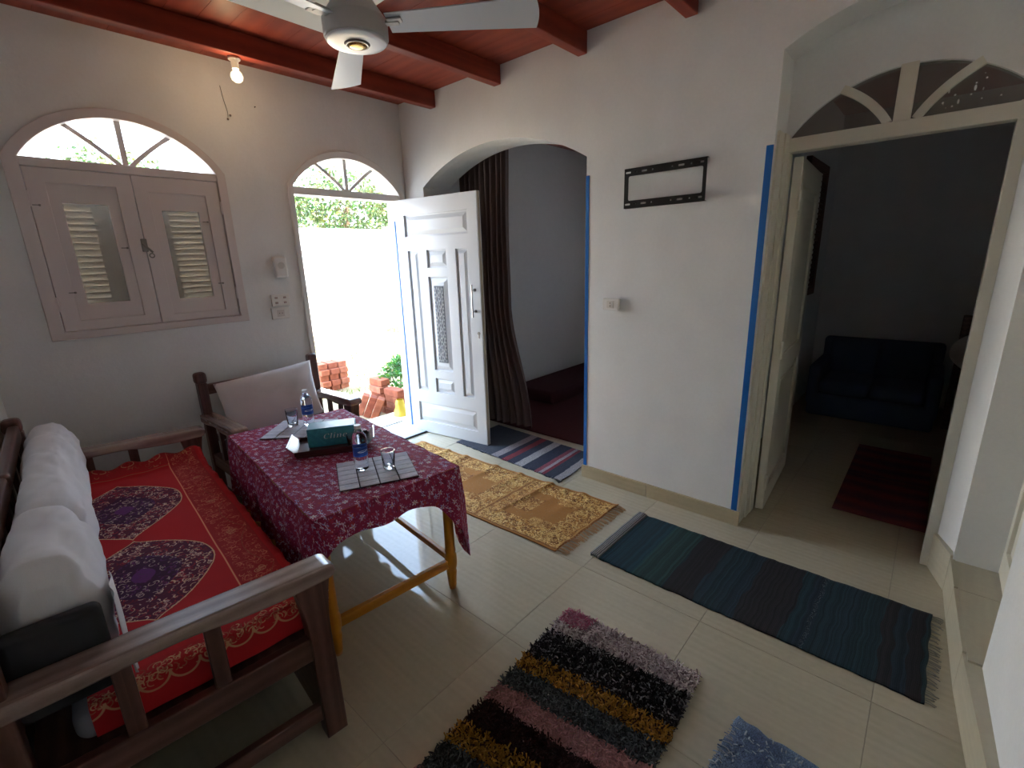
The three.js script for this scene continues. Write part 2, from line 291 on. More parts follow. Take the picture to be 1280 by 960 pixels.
  const hd = mesh('pull_handle', merge([cyl(0.007, 0.007, 0.26, 0.832, 1.25, 0.045), cyl(0.006, 0.006, 0.045, 0, 0, 0).rotateX(Math.PI / 2).translate(0.832, 1.335, 0.022), cyl(0.006, 0.006, 0.045, 0, 0, 0).rotateX(Math.PI / 2).translate(0.832, 1.165, 0.022), cyl(0.014, 0.014, 0.008).rotateX(Math.PI / 2).translate(0.832, 1.335, 0.004), cyl(0.014, 0.014, 0.008).rotateX(Math.PI / 2).translate(0.832, 1.165, 0.004)]), M.chrome, leaf);
  hd.userData.label = 'slim chrome pull handle';
  mesh('keyhole', merge([cyl(0.013, 0.013, 0.006).rotateX(Math.PI / 2).translate(0.85, 0.985, 0.002), rbox(0.012, 0.045, 0.005, 0.004, 0.85, 0.965, 0.002)]), M.steel, leaf);
  mesh('edge_strip', span(W - 0.001, W + 0.002, 0.01, H - 0.002, -0.034, -0.008), std({ color: 0xb7ab97, roughness: 0.6 }), leaf);
  for (const y of [0.25, 1.05, 1.85]) mesh('hinge', cyl(0.008, 0.008, 0.1, 0, y, -0.02), M.steel, leaf);
}
// ---- window with two sashes, fanlight and louvred shutters outside
{
  const w = structGroup('window_1', 'white wooden window with two glazed sashes under an arched fanlight', 'window');
  const fr = archPath(1.452, 2.479, 1.203, 2.16, 2.448); fr.holes.push(archPath(1.503, 2.418, 1.246, 2.155, 2.398, new THREE.Path()));
  mesh('frame', toWallA(extrude(fr, 0.16, 0.004)).translate(0.016, 0, 0), M.winPaint, w);
  mesh('transom_bar', span(-0.09, 0.012, 2.112, 2.158, 1.503, 2.418, 0.004), M.winPaint, w);
  fanlight(w, 1.503, 2.418, 2.156, 2.398, [0.022, 0.028, 0.03, 0.02, 0.03], M.winPaint, M.glass, (g) => toWallA(g).translate(-0.03, 0, 0));
  for (const [z0, z1, gz0, gz1, gy0, gy1] of [[1.962, 2.414, 2.09, 2.287, 1.395, 1.936], [1.507, 1.958, 1.637, 1.837, 1.386, 1.92]]) {
    const sash = new THREE.Group(); sash.name = 'sash'; w.add(sash);
    const rect = (a, b, c, e, P) => { P.moveTo(a, c); P.lineTo(b, c); P.lineTo(b, e); P.lineTo(a, e); P.lineTo(a, c); return P; };
    const s = rect(z0, z1, 1.249, 2.109, new THREE.Shape()); s.holes.push(rect(gz0 - 0.05, gz1 + 0.05, gy0 - 0.09, gy1 + 0.10, new THREE.Path()));
    mesh('sash_frame', toWallA(extrude(s, 0.04, 0.003)).translate(0.004, 0, 0), M.winPaint, sash);
    const s2 = rect(gz0 - 0.052, gz1 + 0.052, gy0 - 0.092, gy1 + 0.102, new THREE.Shape()); s2.holes.push(rect(gz0, gz1, gy0, gy1, new THREE.Path()));
    mesh('inner_frame', toWallA(extrude(s2, 0.026, 0.003)).translate(-0.006, 0, 0), M.winPaint, sash);
    mesh('pane', span(-0.021, -0.018, gy0 - 0.01, gy1 + 0.01, gz0 - 0.01, gz1 + 0.01), M.dustyGlass, sash);
  }
  // iron studs and the latch
  const stud = (z, y) => mesh('stud', merge([new THREE.SphereGeometry(0.006, 10, 8).translate(0.008, y, z), rbox(0.004, 0.006, 0.03, 0.002, 0.006, y, z + 0.014)]), M.steel, w);
  [[2.38, 1.92], [2.05, 1.70], [2.33, 1.46], [1.60, 1.86], [1.575, 1.47]].forEach((p) => stud(...p));
  mesh('latch', merge([rbox(0.012, 0.075, 0.03, 0.004, 0.012, 1.715, 1.965), cyl(0.006, 0.006, 0.07).rotateX(0.7).translate(0.024, 1.70, 1.955), new THREE.TorusGeometry(0.012, 0.003, 8, 16).rotateY(1.2).translate(0.022, 1.655, 1.94)]), M.steel, w);
  for (const y of [1.40, 1.95]) for (const z of [1.505, 2.416]) mesh('hinge', cyl(0.006, 0.006, 0.08, 0.012, y, z), M.winPaint, w);
  // shutters closed outside: louvres in their outer halves, solid boards in the middle
  const shutterPaint = std({ color: 0xd9d3c8, roughness: 0.6 });
  for (const [z0, z1, l0, l1] of [[1.965, 2.42, 2.15, 2.38], [1.50, 1.955, 1.54, 1.768]]) {
    const sh = new THREE.Group(); sh.name = 'shutter'; w.add(sh);
    mesh('board', span(-0.185, -0.16, 1.25, 2.11, l0 > 2 ? z0 : l1, l0 > 2 ? l0 : z1), shutterPaint, sh);
    mesh('stile', span(-0.185, -0.16, 1.25, 2.11, l0 > 2 ? l1 : z0, l0 > 2 ? z1 : l0), shutterPaint, sh);
    for (const [a, b] of [[1.25, 1.30], [2.05, 2.11]]) mesh('rail', span(-0.185, -0.16, a, b, l0, l1), shutterPaint, sh);
    const sg = rbox(0.05, 0.008, l1 - l0 + 0.01, 0.002).rotateZ(1.0);
    for (let i = 0; i < 21; i++) { const m = mesh('slat', sg, shutterPaint, sh); m.position.set(-0.172, 1.322 + i * 0.0355, (l0 + l1) / 2); }
  }
}
// ---- bedroom door, frame set 20 cm back in the wall
{
  const d = structGroup('door_2', 'cream bedroom door frame with arched fanlight, its leaf opened inwards', 'door');
  const x0 = 2.94, x1 = 3.845;                              // the infill fills the recess above the fanlight
  const infill = new THREE.Shape(); archPath(x0, 3.87, 2.10, 2.465, 2.59, infill); infill.holes.push(archPath(2.955, 3.845, 2.112, 2.118, 2.34, new THREE.Path()));
  mesh('infill_wall', boxUV(extrude(infill, 0.06).translate(0, 0, -0.262), 'x'), M.wall, d);
  for (const [a, b] of [[2.935, 2.966], [3.772, 3.815]]) mesh('jamb', span(a, b, 0, 2.12, -0.262, -0.196, 0.004), M.cream, d);
  mesh('lining', span(2.936, 2.952, 0, 2.13, -0.2, -0.03), M.cream, d);
  mesh('architrave', span(2.944, 2.960, 0.0, 2.13, -0.2, -0.12), M.cream, d);
  mesh('transom_bar', span(2.94, 3.815, 2.05, 2.116, -0.262, -0.19, 0.005), M.cream, d);
  fanlight(d, 2.955, 3.845, 2.116, 2.34, [0.034, 0.062, 0.05, 0.05, 0.07], M.cream, M.dustyGlass, (g) => g.translate(0, 0, -0.25));
  mesh('corner_guard', merge([span(2.906, 2.937, 0.092, 2.066, 0, 0.004, 0.001), span(2.934, 2.938, 0.092, 2.066, -0.03, 0.004, 0.001)]), M.blue, d).userData = { label: 'blue plastic corner strip' };
  { const bits = []; for (let i = 0; i < 16; i++) { const r = rr(0.002, 0.0055); bits.push(new THREE.SphereGeometry(r, 6, 5).scale(1, i % 5 ? 1 : 2.4, 0.2).translate(rr(3.50, 3.72), rr(2.14, 2.25), -0.2225)); } const sp = mesh('paint_specks', merge(bits), M.plastic, d); sp.userData = { kind: 'stuff', label: 'white paint specks on the glass' }; }
  const leaf = new THREE.Group(); leaf.name = 'door_leaf'; d.add(leaf); leaf.position.set(3.016, 0, -0.264); leaf.rotation.y = 93.5 * D;
  const W = 0.80, H = 2.035, T = 0.04, outs = new THREE.Shape([[0, 0.01], [W, 0.01], [W, H], [0, H]].map((p) => new THREE.Vector2(...p)));
  const pn = [[0.1, 0.7, 0.14, 0.86], [0.1, 0.7, 0.98, 1.9]];
  for (const [a, b, c, e] of pn) { const p = new THREE.Path(); p.moveTo(a, c); p.lineTo(a, e); p.lineTo(b, e); p.lineTo(b, c); p.lineTo(a, c); outs.holes.push(p); }
  mesh('leaf_frame', extrude(outs, T, 0.002).translate(0, 0, -T), M.cream, leaf);
  for (const [a, b, c, e] of pn) mesh('panel', merge([span(a, b, c, e, -T + 0.012, -0.012), span(a + 0.05, b - 0.05, c + 0.05, e - 0.05, -T + 0.004, -0.004, 0.006)]), M.cream, leaf);
  for (const y of [0.2, 1.02, 1.82]) mesh('hinge', cyl(0.008, 0.008, 0.1, -0.004, y, 0.004), M.cream, leaf);
}
// ---- closed door in the niche
{
  const d = structGroup('door_3', 'closed cream door in the raised wall niche', 'door');
  mesh('frame_post', span(3.897, 3.925, 0.174, 2.4, -0.078, -0.052, 0.003), M.cream, d);
  mesh('jamb', span(4.012, 4.06, 0.174, 2.4, -0.075, -0.04, 0.004), M.cream, d);
  const sh = new THREE.Shape([[-0.04, 0.18], [0.70, 0.18], [0.70, 2.38], [-0.04, 2.38]].map((p) => new THREE.Vector2(...p)));
  const hp = new THREE.Path(); hp.moveTo(0.05, 0.3); hp.lineTo(0.05, 1.1); hp.lineTo(0.6, 1.1); hp.lineTo(0.6, 0.3); hp.lineTo(0.05, 0.3); const hq = new THREE.Path(); hq.moveTo(0.05, 1.22); hq.lineTo(0.05, 2.25); hq.lineTo(0.6, 2.25); hq.lineTo(0.6, 1.22); hq.lineTo(0.05, 1.22); sh.holes.push(hp, hq);
  mesh('leaf_frame', toWallA(extrude(sh, 0.03, 0.002)).translate(4.05, 0, 0), M.cream, d);
  for (const [a, b] of [[0.29, 1.11], [1.21, 2.26]]) mesh('panel', span(4.032, 4.05, a, b, 0.04, 0.61), M.cream, d);
}
// ================================================================ OUTDOORS, seen through the entrance
{
  const sandTex = pixelTex(512, 512, (u, v) => { const g = 16 * tn(u, v, 4, 3) + 12 * tn(u, v, 17, 9) + rr(-9, 9), gr = Math.max(0, tn(u, v, 7, 31)) * 20; return [158 + g - gr, 136 + g - gr * 0.3, 106 + g - gr]; }, { rep: [1, 1] });
  const gmat = std({ map: sandTex, roughness: 1 });
  const gh = (x, z) => -0.085 + 0.03 * N(x * 1.3, z * 1.3) + 0.02 * N(x * 4, z * 4) + 0.16 * THREE.MathUtils.smoothstep(-x, 4.6, 6.4) - 0.0;
  const g = grid(70, 70, (s, t) => { const x = -0.2 - s * 9, z = -7 + t * 12; return [x, gh(x, z), z]; }, [9, 12]);
  g.index.array.reverse(); g.computeVertexNormals();
  struct('ground', g, gmat, 'sandy yard outside the entrance door', 'ground');
  struct('garden_wall', merge([span(-6.75, -6.5, -0.3, 2.32, -9, 6), span(-6.5, -0.22, -0.3, 2.36, -4.35, -4.1)]), M.outWall, 'tall whitewashed garden wall around the yard', 'wall');
  // grass: nobody could count it
  const blade = new THREE.BufferGeometry(); blade.setAttribute('position', new THREE.Float32BufferAttribute([-0.006, 0, 0, 0.006, 0, 0, 0.012, 0.07, 0.02], 3)); blade.computeVertexNormals();
  const n = 5200, gi = new THREE.InstancedMesh(blade, std({ color: 0x8a9a4c, roughness: 0.9, side: THREE.DoubleSide }), n), m4 = new THREE.Matrix4(), q = new THREE.Quaternion(), c = new THREE.Color();
  let k = 0;
  while (k < n) { const x = rr(-5.9, -1.9), z = rr(-4, 2); if (N(x * 1.1, z * 1.1, 3) < 0.08) { if (rnd() > 0.02) continue; } const s = rr(0.4, 1.2); q.setFromEuler(new THREE.Euler(rr(-0.5, 0.5), rr(0, 6.28), rr(-0.5, 0.5))); m4.compose(V(x, gh(x, z) - 0.005, z), q, V(s, s, s)); gi.setMatrixAt(k, m4); gi.setColorAt(k, c.setRGB(rr(0.3, 0.55), rr(0.42, 0.55), rr(0.12, 0.25))); k++; }
  gi.name = 'grass'; gi.castShadow = gi.receiveShadow = true; gi.userData = { kind: 'stuff', label: 'sparse dry grass on the sandy yard', category: 'grass' }; scene.add(gi);
  // trees whose crowns show over the garden wall
  const leafG = new THREE.BufferGeometry(); leafG.setAttribute('position', new THREE.Float32BufferAttribute([0, 0, 0, 0.035, 0.012, 0.05, 0, 0, 0.12, 0, 0, 0, 0, 0, 0.12, -0.035, 0.012, 0.05], 3)); leafG.computeVertexNormals();
  const leafMat = phys({ color: 0xffffff, roughness: 0.8, transmission: 0.35, thickness: 0, side: THREE.DoubleSide });
  const spots = [[-8.6, -2.2, 3.15, 1.25, 'light green leafy tree rising over the garden wall nearest the door jamb'], [-8.9, -4.6, 3.3, 1.4, 'leafy tree with dense mid green crown behind the garden wall'], [-8.7, -6.9, 3.4, 1.35, 'yellowish green tree behind the garden wall towards the door leaf'], [-9.2, 0.3, 3.2, 1.3, 'broad green tree behind the garden wall beyond the window']];
  for (const [x, z, y, R, label] of spots) {
    const t = thing('tree', label, 'tree', [x, -0.1, z], 0, 'trees behind the garden wall');
    mesh('trunk', tube([[0, 0, 0], [0.06, 1.2, 0.05], [-0.05, 2.2, 0.02], [0.1, 3.2, 0]], 0.09, 16, 8), std({ color: 0x6b5340, roughness: 0.95 }), t);
    const cnt = 4200, im = new THREE.InstancedMesh(leafG, leafMat, cnt);
    for (let i = 0; i < cnt; i++) { const a = rr(0, 6.283), b = Math.acos(rr(-1, 1)), r = R * Math.cbrt(rr(0.25, 1)) * (0.8 + 0.5 * N(Math.cos(a) * 2 + x, Math.cos(b) * 2, Math.sin(a) * 2)); q.setFromEuler(new THREE.Euler(rr(0, 6.28), rr(0, 6.28), rr(0, 6.28))); const s = rr(0.7, 1.4); m4.compose(V(r * Math.sin(b) * Math.cos(a) * 1.1, y - 0.1 + r * Math.cos(b) * 0.8, r * Math.sin(b) * Math.sin(a) * 1.25), q, V(s, s, s)); im.setMatrixAt(i, m4); im.setColorAt(i, c.setRGB(rr(0.05, 0.14), rr(0.10, 0.19), rr(0.015, 0.05))); }
    im.name = 'foliage'; im.castShadow = im.receiveShadow = true; im.userData.kind = 'stuff'; t.add(im);
  }
  // bricks
  const brickTex = pixelTex(128, 128, (u, v) => { const s = 22 * tn(u, v, 6, 2) + rr(-14, 14); return [160 + s, 98 + s * 0.8, 74 + s * 0.6]; }, { rep: [4, 4] });
  const bmat = [0xffffff, 0xe8d2c8, 0xf4e4d4].map((cc) => std({ map: brickTex, color: cc, roughness: 0.95 })), bg = boxUV(rbox(0.24, 0.075, 0.115, 0.008), 'x');
  const pile = (list, label, group) => list.forEach(([x, y, z, ry, rz], i) => { const b = mesh('brick', bg, bmat[i % 3]); b.position.set(x, y, z); b.rotation.set(0, ry, rz ?? 0); tag(b, label, 'brick', group); });
  const L = []; for (let r = 0; r < 5; r++) for (let i = 0; i < 3; i++) L.push([-2.36 + (r % 2 ? 0.02 : -0.02) + rr(-0.01, 0.01), -0.045 + r * 0.077, -0.42 + i * 0.135, rr(-0.05, 0.05)]);
  pile(L, 'red clay brick of the square stack in the yard', 'bricks stacked in the yard');
  const Rb = []; for (let r = 0; r < 5; r++) for (let i = 0; i < (r > 3 ? 1 : 2); i++) Rb.push([-0.98 + i * 0.28 + rr(-0.01, 0.01), -0.045 + r * 0.077, -0.15 + rr(-0.02, 0.02), rr(-0.1, 0.1)]);
  for (let i = 0; i < 3; i++) Rb.push([-1.04 + i * 0.15, 0.030 + 0.004 * i, 0.045, 0.9 + rr(-0.12, 0.12), 1.15]);
  pile(Rb, 'red clay brick of the tumbled heap by the green plant', 'bricks heaped by the door');
  const pl = thing('leafy_plant', 'low bright green plant growing behind the brick heap', 'plant', [-0.93, -0.08, -0.40]);
  const pi = new THREE.InstancedMesh(leafG, leafMat, 520);
  for (let i = 0; i < 520; i++) { const a = rr(0, 6.28), b = rr(0, 1.5), r = 0.26 * Math.cbrt(rr(0.1, 1)); q.setFromEuler(new THREE.Euler(rr(0, 6.28), rr(0, 6.28), rr(0, 6.28))); const s = rr(0.35, 0.7); m4.compose(V(r * Math.sin(b) * Math.cos(a), 0.36 + r * Math.cos(b) * 1.2 - 0.1, r * Math.sin(b) * Math.sin(a)), q, V(s, s, s)); pi.setMatrixAt(i, m4); pi.setColorAt(i, c.setRGB(rr(0.04, 0.12), rr(0.16, 0.28), rr(0.015, 0.05))); }
  pi.name = 'foliage'; pi.userData.kind = 'stuff'; pl.add(pi);
  mesh('stem', merge([tube([[0, 0, 0], [0.02, 0.2, 0.01], [0.05, 0.45, 0.02]], 0.008, 8, 6), tube([[0, 0, 0], [-0.04, 0.2, 0.03], [-0.1, 0.4, 0.05]], 0.007, 8, 6)]), std({ color: 0x55663a, roughness: 0.9 }), pl);
  const bag = grid(24, 18, (s, t) => { const a = s * 6.2832, yy = t * 0.24, r = (t < 0.12 ? 0.3 + 5.8 * t : 1 - 0.75 * Math.max(0, t - 0.3) ** 0.7) * 0.085 * (1 + 0.3 * N(Math.cos(a) * 1.8, t * 4, Math.sin(a) * 1.8)); return [Math.cos(a) * r, yy, Math.sin(a) * r]; });
  bag.computeVertexNormals(); const bm = mesh('plastic_bag', bag, std({ color: 0xd9b63a, roughness: 0.5, side: THREE.DoubleSide })); bm.position.set(-0.46, -0.075, -0.05); tag(bm, 'crumpled yellow plastic bag beside the brick heap', 'bag');
  // slippers at the step
  const slip = (x, z, r, label) => { const o = thing('slipper', label, 'slipper', [x, -0.07, z], r, 'slippers outside the door'); const s = new THREE.Shape(); s.moveTo(-0.035, -0.12); s.bezierCurveTo(-0.05, 0, -0.05, 0.1, 0, 0.125); s.bezierCurveTo(0.05, 0.1, 0.05, 0, 0.035, -0.12); s.lineTo(-0.035, -0.12); mesh('sole', extrude(s, 0.018, 0.003).rotateX(-Math.PI / 2), M.dark, o); mesh('strap', tube([[-0.042, 0.015, -0.03], [-0.02, 0.05, -0.035], [0.02, 0.05, -0.035], [0.042, 0.015, -0.03]], 0.012, 12, 6).scale(1, 1, 1), std({ color: 0x6b5c52, roughness: 0.7 }), o); };
  slip(-0.42, 0.28, 0.6, 'dark slipper lying on the sand outside the threshold'); slip(-0.30, 0.19, 1.5, 'dark slipper at the corner of the pale doormat');
  // pale doormat across the threshold
  const dm = thing('doormat', 'pale grey doormat across the entrance threshold', 'doormat', [-0.02, 0.004, 0.26]);
  mesh('weave', grid(20, 14, (s, t) => [-0.22 + 0.44 * s, 0.006 + 0.003 * N(s * 8, t * 8) + 0.004 * Math.sin(s * 20) ** 2, 0.17 - 0.34 * t]), std({ color: 0xbfc4c2, roughness: 0.95, bumpMap: plasterBump, bumpScale: 0.01 }), dm);
  for (const x of [-0.215, 0.215]) mesh('border', span(x - 0.01, x + 0.01, 0, 0.01, -0.17, 0.17, 0.003), M.dark, dm);
}
// ================================================================ SOFA along the south wall
M.wornWood = phys({ map: woodTex([168, 148, 138], [120, 98, 90], 512, 256, [0.8, 4]), roughness: 0.26, clearcoat: 0.7, clearcoatRoughness: 0.2 });
const SOFA = { a: -5.2 * D, O: [0.44, 0, 2.01] };               // local x runs along the seat, local z to the backrest
function benchArm(parent, x, depth, yF, yB, railY, slats, mat, hgt) {   // an end frame: two posts, arm board, rail and slats
  const s = new THREE.Shape(); const a = yF, b = yB;
  s.moveTo(-0.045, a - 0.004); s.quadraticCurveTo(-0.05, a + 0.028, -0.01, a + 0.03); s.lineTo(depth * 0.5, (a + b) / 2 + 0.026); s.lineTo(depth - 0.02, b + 0.02); s.lineTo(depth - 0.02, b - 0.03);
  s.bezierCurveTo(depth * 0.7, b - 0.035, depth * 0.55, (a + b) / 2 - 0.005, depth * 0.42, (a + b) / 2 - 0.02); s.bezierCurveTo(depth * 0.3, (a + b) / 2 - 0.035, 0.1, a - 0.03, -0.02, a - 0.022); s.quadraticCurveTo(-0.04, a - 0.018, -0.045, a - 0.004);
  mesh('armrest', boxUV(extrude(s, 0.075, 0.008).rotateY(-Math.PI / 2).translate(x + 0.0375, 0, 0), 'z', x), M.wornWood, parent).userData = { label: 'worn greyish wooden armrest' };
  const fp = new THREE.Shape(); fp.moveTo(-0.015, 0); fp.lineTo(0.055, 0); fp.lineTo(0.06, a * 0.45); fp.quadraticCurveTo(0.05, a * 0.75, 0.085, a - 0.02); fp.lineTo(-0.028, a - 0.02); fp.quadraticCurveTo(0.0, a * 0.8, -0.012, a * 0.45); fp.lineTo(-0.015, 0);
  mesh('front_post', boxUV(extrude(fp, 0.056, 0.005).rotateY(-Math.PI / 2).translate(x + 0.028, 0, 0), 'y', x), mat, parent);
  mesh('side_rail', boxUV(rbox(0.035, 0.085, depth, 0.006, x, railY, depth / 2), 'z', x), mat, parent);
  mesh('foot_rail', boxUV(rbox(0.03, 0.06, depth, 0.006, x, 0.1, depth / 2), 'z', x + 1), mat, parent);
  for (const z of slats) mesh('arm_slat', boxUV(rbox(0.022, a - railY, 0.042, 0.004, x, (a + railY) / 2, z), 'y', z), mat, parent);
  mesh('back_post', boxUV(merge([rbox(0.055, hgt - 0.06, 0.06, 0.008, x, (hgt - 0.06) / 2, depth - 0.02), rbox(0.07, 0.075, 0.072, 0.022, x, hgt - 0.03, depth - 0.015)]), 'y', x), mat, parent);
}
{
  const L = 1.84, DP = 0.735;
  const s = thing('wooden_sofa', 'long dark wooden sofa frame along the plain wall, slatted arms', 'sofa', SOFA.O, SOFA.a);
  benchArm(s, 0, DP, 0.625, 0.655, 0.36, [0.30, 0.49], M.sofaWood, 0.89);
  benchArm(s, L, DP, 0.625, 0.65, 0.36, [0.30, 0.50], M.sofaWood, 0.89);
  mesh('front_rail', boxUV(rbox(L, 0.09, 0.03, 0.006, L / 2, 0.33, 0.03), 'x'), M.sofaWood, s);
  mesh('back_rail', boxUV(merge([rbox(L, 0.075, 0.04, 0.012, L / 2, 0.83, DP - 0.02), rbox(L, 0.06, 0.03, 0.01, L / 2, 0.5, DP - 0.02), rbox(0.05, 0.05, 0.05, 0.015, L * 0.45, 0.85, DP - 0.025)]), 'x'), M.sofaWood, s);
  mesh('seat_board', boxUV(rbox(L, 0.02, DP - 0.06, 0.003, L / 2, 0.375, DP / 2), 'x'), M.sofaWood, s);
  mesh('front_panel', boxUV(rbox(L - 0.04, 0.245, 0.018, 0.004, L / 2, 0.165, 0.045), 'x'), M.sofaWood, s); mesh('back_panel', boxUV(rbox(L - 0.04, 0.33, 0.018, 0.004, L / 2, 0.2, DP - 0.035), 'x'), M.sofaWood, s);
  for (let i = 0; i < 7; i++) mesh('back_slat', boxUV(rbox(0.045, 0.34, 0.018, 0.004, 0.2 + i * 0.24, 0.66, DP - 0.02), 'y', i), M.sofaWood, s);
}
const toSofa = (o) => { o.position.set(...SOFA.O); o.rotation.y = SOFA.a; return o; };
const sheetTex = pixelTex(256, 256, (u, v) => { const g = 4 * tn(u, v, 5, 2) + rr(-3, 3) + 2 * Math.sin(u * 800) * Math.sin(v * 800); return [234 + g, 234 + g, 236 + g]; }, { rep: [3, 3] });
M.sheet = std({ map: sheetTex, roughness: 0.9 }); M.pillow = std({ color: 0xd9d2d0, bumpMap: plasterBump, bumpScale: 0.002, roughness: 0.92 });
{ // mattress in a grey-white sheet
  const g = new RoundedBoxGeometry(1.735, 0.10, 0.60, 6, 0.04).toNonIndexed(), p = g.attributes.position;
  for (let i = 0; i < p.count; i++) { const x = p.getX(i), y = p.getY(i), z = p.getZ(i); p.setXYZ(i, x, y + (y < 0 ? 0 : 0.006 * N(x * 6, z * 6)), z + 0.012 * N(x * 4, y * 9)); }
  const m = mesh('mattress', mergeVertices(g).translate(0.92, 0.4355, 0.32), std({ color: 0x8e929c, roughness: 0.95 })); m.geometry.computeVertexNormals(); toSofa(m); tag(m, 'thin seat mattress in a pale grey sheet under the red cover', 'mattress');
}
// red carpet-like cover with two medallions; its print is drawn in metres of the seat
const coverTex = canvasTex(1480, 460, (g, W, H) => {
  const S = 760, X = (m) => m * S, Y = (m) => H - m * S - 15;
  g.fillStyle = '#c01820'; g.fillRect(0, 0, W, H);
  const curl = (n, x0, x1, y0, y1, cols, r0, r1, lw) => { for (let i = 0; i < n; i++) { g.strokeStyle = cols[Math.floor(rr(0, cols.length))]; g.lineWidth = rr(lw * 0.6, lw); const x = rr(x0, x1), y = rr(y0, y1), r = rr(r0, r1), a = rr(0, 6.28); g.beginPath(); g.arc(x, y, r, a, a + rr(2, 4.6)); g.stroke(); } };
  g.fillStyle = '#a82024'; g.fillRect(0, Y(0.163), W, Y(0.03) - Y(0.163));
  curl(1100, 0, W, Y(0.155), Y(0.045), ['#d07058', '#dc8a66', '#b43a34', '#c85a48'], 3, 9, 2.4);
  for (let i = 0; i < 6; i++) { const x = X(0.06 + i * 0.36); g.strokeStyle = '#c98a63'; g.lineWidth = 2.5; for (let k = 0; k < 4; k++) { g.beginPath(); g.ellipse(x + rr(-8, 8), Y(0.09) + rr(-12, 12), rr(8, 16), rr(5, 10), rr(0, 3), 0, 5); g.stroke(); } g.strokeStyle = '#a04a38'; g.beginPath(); g.moveTo(X(0.06 + i * 0.36), Y(0.04)); g.quadraticCurveTo(X(0.24 + i * 0.36), Y(0.15), X(0.42 + i * 0.36), Y(0.04)); g.stroke(); }
  g.strokeStyle = '#e6a078'; g.lineWidth = 4; g.beginPath(); g.moveTo(0, Y(0.168)); g.lineTo(W, Y(0.168)); g.stroke();
  g.fillStyle = '#b02026'; g.fillRect(0, 0, X(0.12), Y(0.168)); curl(120, 4, X(0.11), 0, Y(0.18), ['#a8503e', '#c07c58', '#8d2a25'], 3, 9, 2.4);
  for (let i = 0; i < 3; i++) { g.strokeStyle = '#d0a077'; g.lineWidth = 3; g.beginPath(); g.ellipse(X(0.06), Y(0.22 + 0.12 * i), 16, 20, 0, 0, 6); g.stroke(); }
  g.strokeStyle = '#b06a4c'; g.lineWidth = 3; g.beginPath(); g.moveTo(X(0.13), 0); g.lineTo(X(0.13), Y(0.168)); g.stroke();
  const med = (u0, u1) => {
    const um = (u0 + u1) / 2, w = 0.405, h = 0.225;
    const path = (k) => { const A = um + (u0 - um) * k, B = um + (u1 - um) * k, q = h * k, c = 0.075 * k; g.beginPath(); g.moveTo(X(A), Y(w));
      for (const [e, f, sg] of [[A, B, -1], [B, A, 1]]) { const d = Math.sign(f - e); g.bezierCurveTo(X(e + d * 0.05 * k), Y(w + sg * q * 0.10), X(um - d * 0.26 * k), Y(w + sg * q * 0.50), X(um - d * c * 1.3), Y(w + sg * q * 0.90)); g.quadraticCurveTo(X(um), Y(w + sg * q * 1.08), X(um + d * c * 1.3), Y(w + sg * q * 0.90)); g.bezierCurveTo(X(um + d * 0.26 * k), Y(w + sg * q * 0.50), X(f - d * 0.05 * k), Y(w + sg * q * 0.10), X(f), Y(w)); } };
    g.fillStyle = '#5a1a3c'; path(1); g.fill(); g.save(); path(1); g.clip();
    curl(1500, X(u0), X(u1), Y(w + h), Y(w - h), ['#e0c4a0', '#c08a80', '#a8243a', '#ecd8c0', '#6d2a3c', '#8a2030'], 3, 11, 3.2);
    g.fillStyle = '#44173f'; path(0.52); g.fill(); g.save(); path(0.52); g.clip(); curl(330, X(um - 0.2), X(um + 0.2), Y(w + 0.14), Y(w - 0.14), ['#c8b0a0', '#7f3a6a', '#d8c8b4', '#6a2c74'], 3, 8, 2.8); g.restore();
    g.fillStyle = '#6a2c74'; path(0.16); g.fill(); curl(26, X(um - 0.06), X(um + 0.06), Y(w + 0.05), Y(w - 0.05), ['#6a2a5c', '#5a3a60'], 2, 5, 2);
    g.restore(); g.strokeStyle = '#e6c090'; g.lineWidth = 3.5; path(0.985); g.stroke();
  };
  g.fillStyle = '#b81a20'; g.fillRect(X(1.74), 0, W, H); curl(300, X(1.76), X(1.81), 0, H, ['#c99a70', '#d8b084', '#b0644a', '#a03a30'], 3, 10, 3); g.strokeStyle = '#c99a70'; g.lineWidth = 5; for (let i = 0; i < 9; i++) { g.beginPath(); g.arc(X(1.80), i * 54, 27, -1.57, 1.57); g.stroke(); } med(0.235, 0.92); med(0.925, 1.56);
});
coverTex.wrapS = coverTex.wrapT = THREE.ClampToEdgeWrapping;
